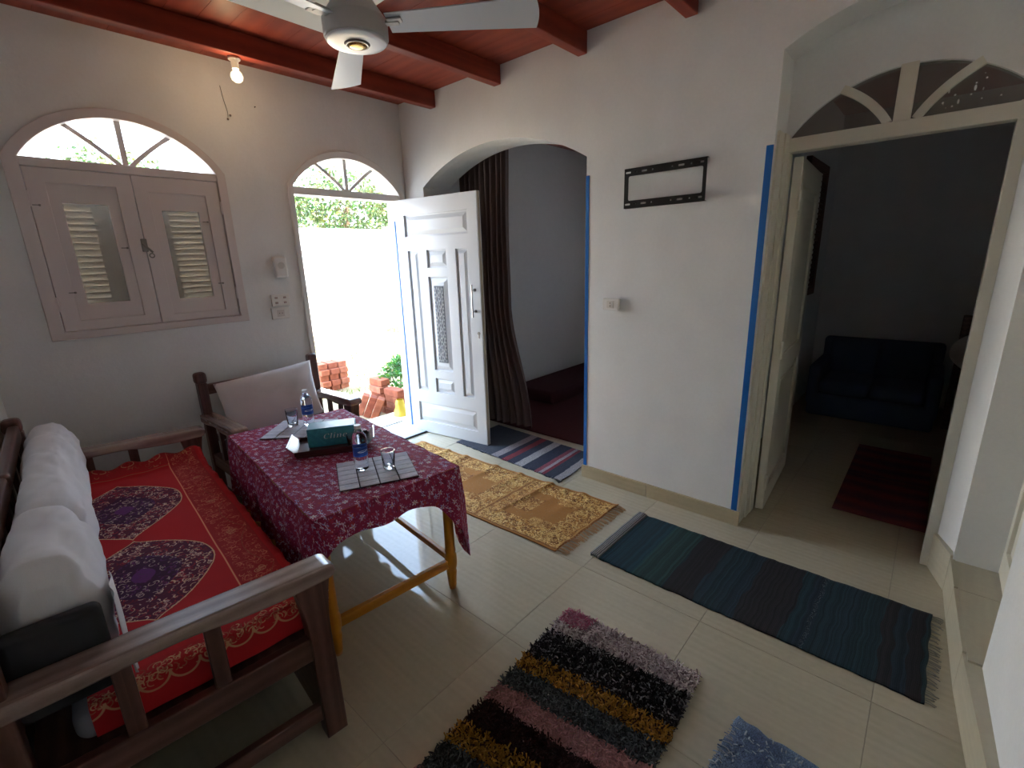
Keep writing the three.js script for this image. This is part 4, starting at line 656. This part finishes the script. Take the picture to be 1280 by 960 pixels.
{ // golden brown velvet rug by the table
  const c = [[0.36, 0.315], [0.36, 0.965], [2.268, 0.89], [2.292, 0.235]], [o, k] = rugThing('velvet_rug', 'golden brown patterned prayer rug with tassels beside the table', [...c]);
  const tex = canvasTex(1500, 512, (g, W, H) => {
    g.fillStyle = '#a8702f'; g.fillRect(0, 0, W, H);
    const speck = (n, x0, x1, y0, y1, cols, a, b) => { for (let i = 0; i < n; i++) { g.fillStyle = cols[Math.floor(rr(0, cols.length))]; g.beginPath(); g.ellipse(rr(x0, x1), rr(y0, y1), rr(a, b), rr(a * 0.6, b * 0.6), rr(0, 3), 0, 6.3); g.fill(); } };
    const curls = (n, x0, x1, y0, y1, cols) => { for (let i = 0; i < n; i++) { g.strokeStyle = cols[Math.floor(rr(0, cols.length))]; g.lineWidth = rr(2, 4.5); const r = rr(4, 11), a = rr(0, 6.3); g.beginPath(); g.arc(rr(x0, x1), rr(y0, y1), r, a, a + rr(2, 5)); g.stroke(); } };
    speck(3000, 0, W, 0, H, ['#a57440', '#996831', '#ab7b45'], 2, 6);
    for (let p = 0; p < 3; p++) { const x0 = W - (p + 1) * 500, x1 = x0 + 500;
      curls(900, x0 + 10, x1 - 10, 22, 120, ['#e6bd70', '#d29c4c', '#653a12', '#86531f', '#f0cf88']); curls(900, x0 + 10, x1 - 10, H - 120, H - 22, ['#e6bd70', '#d29c4c', '#653a12', '#86531f', '#f0cf88']);
      curls(700, x1 - 130, x1 - 24, 30, H - 30, ['#d9b069', '#c4924c', '#6f4218', '#7d4a18', '#e3c07a']); curls(380, x0 + 4, x0 + 70, 30, H - 30, ['#d9b069', '#c4924c', '#6f4218', '#86531f']);
      curls(420, x0 + 70, x0 + 190, 190, H - 190, ['#d9b069', '#c4924c', '#7d4a18', '#86531f']); curls(260, x0 + 250, x1 - 150, 120, 165, ['#d9b069', '#c4924c', '#86531f']); curls(260, x0 + 250, x1 - 150, H - 165, H - 120, ['#d9b069', '#c4924c', '#86531f']);
      g.strokeStyle = '#7a4a1c'; g.lineWidth = 4; g.strokeRect(x0 + 4, 14, 492, H - 28); g.strokeStyle = '#caa05c'; g.lineWidth = 3; g.strokeRect(x0 + 12, 22, 476, H - 44);
      for (let i = 0; i < 4; i++) { g.strokeStyle = '#d5aa62'; g.lineWidth = 5; g.beginPath(); g.arc(x1 - 80, 90 + i * 110, 24, 0, 5.2); g.stroke(); }
    }
  });
  const ed = (s, t) => [0.004 * N(t * 8, 1) * (s > 0.5 ? 1 : 0), 0.012 * N(s * 12, 3) * (t < 0.1 ? 1 : t > 0.9 ? 0.6 : 0)];
  const wrinkle = (s, t) => 0.010 * Math.max(0, 1 - t * 1.6) * Math.max(0, Math.sin(s * 46 + 2 * N(s * 5))) ** 3 + 0.008 * Math.exp(-(((s - 0.735 + t * 0.03) / 0.008) ** 2)) * (1 - t * 0.7) + 0.006 * Math.exp(-(((s - 0.80) / 0.012) ** 2)) * Math.max(0, 0.7 - t) + 0.002 * N(s * 20, t * 7);
  mesh('pile', rugGeo(c, k, 220, 44, 0.007, wrinkle, ed), phys({ map: tex, roughness: 0.9, sheen: 0.5, sheenColor: new THREE.Color(0.8, 0.6, 0.35), sheenRoughness: 0.5 }), o);
  const list = []; for (let i = 0; i < 26; i++) { const t = (i + 0.5) / 26; list.push([c[3][0] * (1 - t) + c[2][0] * t, c[3][1] * (1 - t) + c[2][1] * t]); }
  const tm = std({ color: 0xc09a72, roughness: 1 });
  for (const [x, z] of list) { const g = []; const sk = rr(-0.4, 0.5); for (let j = 0; j < 5; j++) { const w = rr(-0.008, 0.008), L = rr(0.045, 0.075); g.push(strand([V(0, 0.006, 0), V(L * 0.5, rr(0.004, 0.012), w * 0.6 + sk * 0.02), V(L, 0.003, w * 1.5 + sk * 0.035)], 0.0028)); } const m = mesh('tassel', merge(g), tm, o); m.position.set(x - k[0] - 0.003, 0, z - k[1]); }
}
{ // striped rag rug in the archway
  const c = [[0.62, -0.42], [0.62, 0.13], [1.80, 0.185], [1.772, -0.36]], [o, k] = rugThing('rag_rug', 'blue, pink and white striped rag rug in the archway', [...c]);
  const tex = pixelTex(1024, 256, (u, v) => {
    const x = 0.62 + u * 1.17 + 0.004 * tn(u, v, 9, 2), st = [[1.06, [72, 78, 92]], [1.14, [176, 168, 170]], [1.19, [48, 52, 74]], [1.25, [148, 54, 66]], [1.33, [60, 66, 86]], [1.41, [190, 188, 188]], [1.53, [50, 58, 80]], [1.57, [152, 76, 92]], [1.60, [178, 170, 176]], [1.63, [140, 50, 66]], [1.72, [54, 62, 80]], [1.9, [176, 172, 174]]];
    let col = [60, 64, 80]; for (const [e, q] of st) if (x < e) { col = q; break; }
    const w = rr(0.65, 1.25) * (0.85 + 0.15 * Math.sin(u * 200 * 6.283)); return col.map((q) => q * w);
  });
  mesh('weave', rugGeo(c, k, 110, 40, 0.008, (s, t) => 0.002 * N(s * 40, t * 12), (s, t) => [0.008 * N(t * 9) * (s > 0.9 ? 1 : 0), 0.02 * N(s * 20, t) * (t > 0.9 ? 1 : 0)]), std({ map: tex, roughness: 1 }), o);
  mesh('frayed_corner', fringe([1.72, 0.18], [1.80, 0.185], k, 1, 0.02, 0.002), std({ color: 0x55524f, roughness: 1 }), o);
  const fl = grid(10, 8, (s, t) => [1.725 + 0.085 * s - k[0], 0.007 + 0.014 * Math.sin(s * 3) * t + 0.004 * N(s * 5, t * 5), 0.178 + 0.05 * t * (0.4 + 0.6 * s) - k[1]]);
  mesh('turned_flap', fl, std({ color: 0x57544f, roughness: 1, side: THREE.DoubleSide }), o).userData = { label: 'dark turned-up corner' };
  const f1 = mesh('fringe', fringe(c[1], c[2], k, 90, 0.02, 0.0022, 0.005), std({ color: 0x9b979c, roughness: 1 }), o); f1.userData = { kind: 'stuff' };
}
function shaggy(o, k, c, bands, dens, name = 'tufts') {       // yarn tufts standing on the rug, colours by band (z limits)
  const tuft = strand([V(0, 0, 0), V(0.004, 0.009, 0.001), V(0.014, 0.013, 0.003)], 0.0021), area = Math.abs((c[2][0] - c[0][0]) * (c[2][1] - c[0][1])), n = Math.floor(area * dens);
  const im = new THREE.InstancedMesh(tuft, std({ color: 0xffffff, roughness: 1 }), n), m4 = new THREE.Matrix4(), q = new THREE.Quaternion(), col = new THREE.Color();
  for (let i = 0; i < n; i++) {
    const s = rnd(), t = rnd(), x = (c[0][0] * (1 - s) + c[3][0] * s) * (1 - t) + (c[1][0] * (1 - s) + c[2][0] * s) * t, z = (c[0][1] * (1 - s) + c[3][1] * s) * (1 - t) + (c[1][1] * (1 - s) + c[2][1] * s) * t;
    const [cols, h] = bands(x, z), p = cols[Math.floor(rnd() * cols.length)]; q.setFromEuler(new THREE.Euler(rr(-0.4, 0.4), rr(0, 6.283), rr(-0.4, 0.4))); const sc = rr(0.7, 1.3);
    m4.compose(V(x - k[0], 0.006, z - k[1]), q, V(sc, sc * h, sc)); im.setMatrixAt(i, m4); im.setColorAt(i, col.setRGB(p[0] / 255, p[1] / 255, p[2] / 255, THREE.SRGBColorSpace).multiplyScalar(rr(0.75, 1.15)));
  }
  im.name = name; im.castShadow = im.receiveShadow = true; im.userData.kind = 'stuff'; o.add(im);
}
{ // shaggy striped rug
  const c = [[2.585, 1.205], [3.175, 1.185], [3.215, 2.30], [2.625, 2.30]], [o, k] = rugThing('shaggy_rug', 'shaggy striped rug in gold, black, grey, pink and white on the open floor', [...c]);
  const black = [[26, 22, 24], [40, 36, 38], [20, 18, 20], [60, 56, 58], [150, 145, 146]], gold = [[178, 124, 44], [190, 138, 52], [160, 108, 34], [70, 44, 20], [196, 146, 60]], grey = [[72, 76, 78], [92, 96, 98], [56, 60, 62], [108, 112, 114]], white = [[214, 198, 196], [226, 212, 208], [196, 176, 176], [150, 128, 132]], pink = [[196, 104, 130], [186, 120, 140], [204, 150, 164]], rose = [[172, 122, 120], [182, 132, 130], [160, 110, 110]], maroon = [[52, 28, 30], [64, 36, 36], [42, 22, 26]];
  const tilt = (x) => (x - 2.6) * -0.24;
  const bands = (x, z) => { const d = z + 0.10 * (x - 2.6) * 0 + 0.012 * N(x * 9, z * 3) - (x - 2.6) * -0.18 * 0; const zz = d + (x - 2.6) * 0.13; if (zz < 1.37) return x < 2.72 && zz < 1.30 ? [pink, 0.8] : [white, 0.8]; if (zz < 1.53) return [black, 1.25]; if (zz < 1.605) return [gold, 1.2]; if (zz < 1.70) return [grey, 0.8]; if (zz < 1.79) return [rose, 0.35]; if (zz < 1.90) return [maroon, 0.7]; if (zz < 1.98) return [gold, 1.2]; if (zz < 2.1) return [grey, 0.8]; return [rose, 0.4]; };
  const tex = pixelTex(256, 512, (u, v) => { const x = 2.6 + u * 0.59, z = 1.195 + v * 1.105, b = bands(x, z)[0]; const q = b[Math.floor(rnd() * b.length)]; return q.map((p) => p * rr(0.75, 1)); });
  mesh('weave', rugGeo([c[0], c[1], c[2], c[3]], k, 60, 40, 0.007, (s, t) => 0.0025 * N(s * 30, t * 20), (s, t) => [s < 0.03 ? 0.006 * N(t * 12) : 0, (t < 0.05 || t > 0.95) ? 0.02 * N(s * 40, t * 2) : 0], (s, t) => [t, s]), std({ map: tex, roughness: 1 }), o);
  shaggy(o, k, c, bands, 26000);
  const f1 = mesh('fringe', merge([fringe(c[2], c[1], k, 70, 0.028, 0.002), fringe(c[0], c[3], k, 70, 0.022, 0.002)]), std({ color: 0x8a7f78, roughness: 1 }), o); f1.userData = { kind: 'stuff' };
}
{ // faded denim scrap rug
  const c = [[3.335, 1.285], [3.66, 1.315], [3.70, 1.95], [3.285, 1.95]], [o, k] = rugThing('denim_rug', 'frayed blue denim rag rug beside the shaggy rug', [...c]);
  const tex = pixelTex(256, 256, (u, v) => { const p = tn(u, v, 3, 4), f = rr(0.7, 1.25); return mixc([88, 104, 134], [138, 160, 180], Math.max(0, Math.min(1, 0.5 + p))).map((q) => q * f); });
  mesh('weave', rugGeo(c, k, 50, 30, 0.012, (s, t) => 0.006 * N(s * 9, t * 6) + 0.012 * Math.exp(-(((s) / 0.05) ** 2)), (s, t) => [s < 0.1 ? 0.035 * N(t * 5, 2) : 0, t < 0.05 ? 0.03 * N(s * 16) : t > 0.95 ? 0.02 * N(s * 12, 4) : 0]), std({ map: tex, roughness: 1 }), o);
  shaggy(o, k, c, () => [[[112, 132, 160], [146, 166, 186], [84, 102, 134], [180, 190, 200]], 0.7], 9000);
  const f1 = mesh('fringe', merge([fringe(c[1], c[0], k, 46, 0.03, 0.002, 0.016), fringe(c[0], c[3], k, 60, 0.035, 0.002, 0.012)]), std({ color: 0xa9aeb4, roughness: 1 }), o); f1.userData = { kind: 'stuff' };
}
// ================================================================ CEILING FAN, LAMP, WALL FITTINGS
{
  const bd = mesh('ceiling_panel', span(1.108, 1.99, 2.703, 2.7295, 1.22, 2.0, 0.004), std({ color: 0xe6e8e4, roughness: 0.6 })); tag(bd, 'white board under the ceiling beams above the fan', 'panel');
  const fm = std({ color: 0xc2bfbb, roughness: 0.4 }), f = thing('ceiling_fan', 'white three-bladed ceiling fan hanging from the white board', 'fan', [1.79, 2.40, 1.515]);
  mesh('motor_housing', lathe([[0, 0.012], [0.1, 0.008], [0.117, 0.01], [0.122, 0.02], [0.123, 0.075], [0.119, 0.083], [0.085, 0.13], [0.06, 0.165], [0.045, 0.18], [0, 0.182]], 48), fm, f);
  mesh('bottom_plate', lathe([[0, 0.0], [0.08, 0.0], [0.110, 0.003], [0.116, 0.009], [0.112, 0.013], [0, 0.013]], 48), std({ color: 0xdcdcdf, roughness: 0.3 }), f);
  mesh('cap_ring', lathe([[0.036, 0.001], [0.038, -0.006], [0.045, -0.006], [0.05, 0.001]], 32), M.steel, f); mesh('centre_cap', lathe([[0, -0.012], [0.02, -0.012], [0.03, -0.009], [0.036, -0.003], [0.036, 0.001], [0, 0.001]], 32), M.brass, f).userData = { label: 'gold centre cap' };
  mesh('down_rod', cyl(0.012, 0.012, 0.10, 0, 0.225, 0), fm, f);
  mesh('canopy', lathe([[0, 0.302], [0.055, 0.302], [0.052, 0.27], [0.03, 0.235], [0.014, 0.225], [0, 0.225]], 32), fm, f);
  const bs = new THREE.Shape(); bs.moveTo(0.13, -0.05); bs.quadraticCurveTo(0.4, -0.062, 0.70, -0.078); bs.quadraticCurveTo(0.725, 0, 0.70, 0.078); bs.quadraticCurveTo(0.4, 0.062, 0.13, 0.05); bs.lineTo(0.13, -0.05);
  const bg = extrude(bs, 0.003, 0.001).rotateX(-Math.PI / 2).rotateX(-0.24), ag = merge([rbox(0.11, 0.008, 0.03, 0.003, 0.12, 0.0, 0), rbox(0.06, 0.006, 0.07, 0.003, 0.16, 0.002, 0)]), bm = std({ color: 0xd9dce2, roughness: 0.35 });
  for (const a of [37, 153, 275]) { const b = new THREE.Group(); b.name = 'blade'; b.rotation.y = a * D; b.position.y = 0.062; f.add(b); mesh('blade_arm', ag, fm, b); mesh('blade_board', bg, bm, b); }
}
{
  const l = thing('ceiling_bulb', 'lit round bulb in a white holder under the first ceiling beam', 'lamp', [0.425, 2.729, 1.44]);
  mesh('holder', lathe([[0, 0], [0.032, 0], [0.032, -0.012], [0.02, -0.022], [0.019, -0.055], [0.014, -0.062], [0, -0.062]], 24), M.plastic, l);
  const bu = mesh('bulb', lathe([[0, -0.128], [0.015, -0.126], [0.028, -0.115], [0.033, -0.098], [0.028, -0.08], [0.016, -0.066], [0.013, -0.058], [0, -0.058]], 24), std({ color: 0xfff2d8, emissive: new THREE.Color(1, 0.78, 0.45), emissiveIntensity: 0.2, roughness: 0.3 }), l);
  bu.userData = { label: 'glowing warm bulb' };
  const p = new THREE.PointLight(new THREE.Color(1, 0.72, 0.40), 0.016); p.position.set(0, -0.098, 0); p.shadow.radius = 1.4; p.castShadow = true; p.name = 'bulb_light'; l.add(p);
}
{ // loose wire and hooks below the bulb
  const w = thing('wall_wire', 'thin loose wire with two small hooks on the wall under the bulb', 'wire', [0.002, 2.515, 1.366]);
  mesh('wire', tube([[0.003, 0.18, 0.02], [0.004, 0.1, 0.012], [0.004, 0.03, 0.0], [0.01, 0.0, 0.004]], 0.0016, 16, 5), M.dark, w);
  for (const [y, z] of [[0.012, -0.012], [-0.012, 0.006]]) mesh('hook', new THREE.SphereGeometry(0.0075, 12, 8).translate(0.008, y, z), M.chrome, w);
  tag(mesh('nail', merge([cyl(0.003, 0.003, 0.014).rotateZ(Math.PI / 2).translate(0.006, 2.609, 1.187)]), M.dark), 'small nail in the window wall right of the loose wire', 'nail');
}
{ // fittings between window and door
  const b = thing('door_chime', 'small white doorbell box beside the entrance door', 'doorbell', [0, 1.561, 1.185]);
  mesh('housing', rbox(0.04, 0.148, 0.092, 0.014, 0.0175, 0, 0, 4), M.plastic, b); mesh('speaker', merge([cyl(0.024, 0.024, 0.002).rotateZ(Math.PI / 2).translate(0.0405, 0.012, 0)]), std({ color: 0xcfcac2, roughness: 0.5 }), b);
  const s = thing('switch_plate', 'white four-button switch plate under the doorbell box', 'switch', [0, 1.326, 1.215]);
  mesh('plate', rbox(0.014, 0.084, 0.13, 0.004, 0.007, 0, 0), M.plastic, s); for (const z of [-0.028, 0.028]) for (const y of [-0.015, 0.015]) mesh('button', rbox(0.006, 0.014, 0.02, 0.002, 0.014, y * 1.2, z * 1.1), std({ color: 0xb9a49c, roughness: 0.5 }), s);
  const p = thing('socket_plate', 'white socket plate under the four-button switch', 'socket', [0, 1.232, 1.228]);
  mesh('plate', rbox(0.014, 0.084, 0.13, 0.004, 0.007, 0, 0), M.plastic, p); for (const z of [-0.01, 0.01]) mesh('pin_hole', cyl(0.003, 0.003, 0.002).rotateZ(Math.PI / 2).translate(0.0145, 0, z), M.dark, p); mesh('insert', rbox(0.004, 0.05, 0.055, 0.002, 0.0125, 0, 0), std({ color: 0xd3cdc6, roughness: 0.4 }), p);
  const q = thing('wall_socket', 'white two-pin socket low on the wall below the television bracket', 'socket', [2.078, 1.268, 0]);
  mesh('plate', rbox(0.115, 0.072, 0.028, 0.006, 0, 0, 0.014), M.plastic, q); mesh('insert', rbox(0.05, 0.046, 0.004, 0.002, 0.0, 0, 0.0285), std({ color: 0xdcd6cc, roughness: 0.4 }), q); for (const y of [-0.009, 0.009]) mesh('pin_hole', cyl(0.003, 0.003, 0.002).rotateX(Math.PI / 2).translate(0, y, 0.031), M.dark, q);
}
{ // television bracket: a black stamped frame with slots, held off the wall by spacers
  const t = thing('television_bracket', 'black slotted metal television bracket on the wall between the doorways', 'bracket', [2.397, 1.946, 0]);
  const W = 0.478, H = 0.218, s = new THREE.Shape(), rc = (P, x, y, w, h, r) => { P.moveTo(x + r, y); P.lineTo(x + w - r, y); P.quadraticCurveTo(x + w, y, x + w, y + r); P.lineTo(x + w, y + h - r); P.quadraticCurveTo(x + w, y + h, x + w - r, y + h); P.lineTo(x + r, y + h); P.quadraticCurveTo(x, y + h, x, y + h - r); P.lineTo(x, y + r); P.quadraticCurveTo(x, y, x + r, y); return P; };
  rc(s, -W / 2, -H / 2, W, H, 0.006); s.holes.push(rc(new THREE.Path(), -W / 2 + 0.026, -H / 2 + 0.042, W - 0.045, H - 0.084, 0.012));
  for (const y of [H / 2 - 0.022, -H / 2 + 0.022]) { for (const x of [-0.215, -0.115, 0.10, 0.205]) s.holes.push(rc(new THREE.Path(), x - 0.017, y - 0.005, 0.034, 0.01, 0.0049)); for (const x of [-0.165, -0.065, 0.05, 0.155]) { const p = new THREE.Path(); p.absarc(x, y, 0.0045, 0, 6.2832, true); s.holes.push(p); } }
  mesh('frame', extrude(s, 0.003).translate(0, 0, 0.032), M.blackMetal, t);
  mesh('lip', merge([span(-W / 2, W / 2, H / 2 - 0.003, H / 2, 0.012, 0.035), span(-W / 2, W / 2, -H / 2, -H / 2 + 0.003, 0.012, 0.035)]), M.blackMetal, t);
  for (const x of [-0.19, 0.18]) for (const y of [-H / 2 + 0.006, H / 2 - 0.036]) mesh('spacer', span(x - 0.01, x + 0.01, y, y + 0.03, 0, 0.0318), M.blackMetal, t);
}
{ // blue film on the corner of the archway
  const g = thing('corner_guard', 'blue plastic corner strip on the archway edge', 'corner strip', [1.874, 0.092, 0]);
  mesh('front_leaf', span(-0.002, 0.022, 0, 1.966, 0, 0.003, 0.001), M.blue, g); mesh('side_leaf', span(-0.0035, -0.0005, 0, 1.966, -0.03, 0.003, 0.001), M.blue, g);
}
// ================================================================ THE ARCH ROOM AND THE BEDROOM
{
  const ct = pixelTex(256, 256, (u, v) => { const s = rr(-5, 5) + 8 * Math.sin(u * 60); return [104 + s, 86 + s, 82 + s]; }, { rep: [2, 2] });
  const c = thing('curtain', 'brown curtain gathered at the side of the archway', 'curtain', [0.58, 0.0, -0.40]);
  mesh('drape', solid(grid(120, 60, (s, t) => { const y = 2.62 * (1 - t) + 0.04, fl = THREE.MathUtils.smoothstep(t, 0.55, 1), x = (s - 0.5) * (0.60 - 0.06 * Math.sin(t * 3)) + fl * 0.16 * (s - 0.25) , z = 0.035 * Math.sin(s * 58) * (1 - 0.3 * fl) + 0.02 * N(s * 6, t * 3) - fl * 0.10 * s; return [x, y, z]; }), 120, 60, 0.002), phys({ map: ct, roughness: 0.85, sheen: 0.3, sheenColor: new THREE.Color(0.5, 0.45, 0.45), side: THREE.DoubleSide }), c);
  mesh('rod', cyl(0.012, 0.012, 0.9, 0, 0, 0).rotateZ(Math.PI / 2).translate(0.0, 2.665, 0), M.sofaWood, c);
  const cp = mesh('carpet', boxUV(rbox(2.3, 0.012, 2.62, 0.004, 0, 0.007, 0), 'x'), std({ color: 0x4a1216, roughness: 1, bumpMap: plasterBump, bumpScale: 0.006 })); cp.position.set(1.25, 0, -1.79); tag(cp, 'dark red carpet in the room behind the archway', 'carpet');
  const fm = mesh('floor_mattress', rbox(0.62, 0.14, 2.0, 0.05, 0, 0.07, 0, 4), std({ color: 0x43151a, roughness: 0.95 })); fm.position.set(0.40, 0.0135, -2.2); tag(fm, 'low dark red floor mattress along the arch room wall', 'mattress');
}
{
  const dk = std({ color: 0x6a4a3c, roughness: 0.7 }), blk = std({ color: 0x4f6480, roughness: 0.95 });
  const b = thing('bed', 'dark wooden bed with a red blanket in the dim bedroom', 'bed', [4.33, 0, -1.75]);
  mesh('headboard', boxUV(merge([rbox(1.0, 0.12, 0.04, 0.01, 0, 0.92, -0.98), rbox(1.0, 0.08, 0.035, 0.01, 0, 0.66, -0.98)]), 'x'), M.sofaWood, b);
  for (const x of [-0.47, 0.47]) for (const z of [-0.98, 0.9]) mesh('post', rbox(0.06, z < 0 ? 1.0 : 0.5, 0.06, 0.01, x, z < 0 ? 0.5 : 0.25, z), M.sofaWood, b);
  mesh('side_rail', rbox(0.94, 0.14, 1.86, 0.01, 0, 0.3, -0.04), M.sofaWood, b);
  const mt = mesh('bed_mattress', rbox(0.9, 0.16, 1.78, 0.05, 0, 0.08, 0, 4), std({ color: 0x8c3238, roughness: 0.95 })); mt.position.set(4.33, 0.371, -1.76); tag(mt, 'mattress under a dark red blanket on the bedroom bed', 'mattress');
  const pw = mesh('pillow', new THREE.SphereGeometry(1, 28, 18).scale(0.3, 0.19, 0.09), std({ color: 0xe2dcd8, roughness: 0.95 })); pw.rotation.x = -0.3; pw.position.set(4.08, 0.735, -2.46); tag(pw, 'pale pillow standing against the bedroom headboard', 'pillow');
  const s = thing('low_couch', 'low dark blue couch at the end of the dim bedroom', 'couch', [3.3, 0, -2.85]);
  mesh('base', rbox(0.95, 0.22, 0.7, 0.03, 0, 0.112, 0, 4), blk, s); for (const x of [-0.2, 0.2]) { mesh('seat_cushion', rbox(0.39, 0.14, 0.52, 0.05, x, 0.29, 0.08, 4), blk, s); mesh('back_cushion', rbox(0.39, 0.36, 0.15, 0.06, x, 0.52, -0.18, 4), blk, s); } for (const x of [-0.44, 0.44]) mesh('arm', rbox(0.1, 0.4, 0.7, 0.04, x, 0.3, 0, 4), blk, s); mesh('backrest', rbox(0.95, 0.5, 0.1, 0.04, 0, 0.44, -0.3, 4), blk, s);
  const r = mesh('bedroom_rug', boxUV(rbox(0.45, 0.01, 1.3, 0.003, 0, 0.006, 0), 'x'), std({ map: woodTex([140, 66, 66], [76, 54, 74], 256, 256, [1, 1.4], 0.7), roughness: 1 })); r.position.set(3.565, 0, -1.21); tag(r, 'dark striped rug just inside the bedroom', 'rug');
  const sh = thing('shuttered_opening', 'dark louvred wooden shutter on the bedroom side wall', 'shutter', [2.68, 1.15, -2.4]);
  mesh('frame', merge([span(0, 0.04, 0, 1.15, -0.4, -0.34), span(0, 0.04, 0, 1.15, 0.34, 0.4), span(0, 0.04, 0, 0.06, -0.4, 0.4), span(0, 0.04, 1.09, 1.15, -0.4, 0.4)]), dk, sh);
  const sg = rbox(0.03, 0.008, 0.68, 0.002).rotateZ(-0.6); for (let i = 0; i < 22; i++) { const m = mesh('slat', sg, dk, sh); m.position.set(0.02, 0.09 + i * 0.046, 0); }
}
renderer.render(scene, camera);
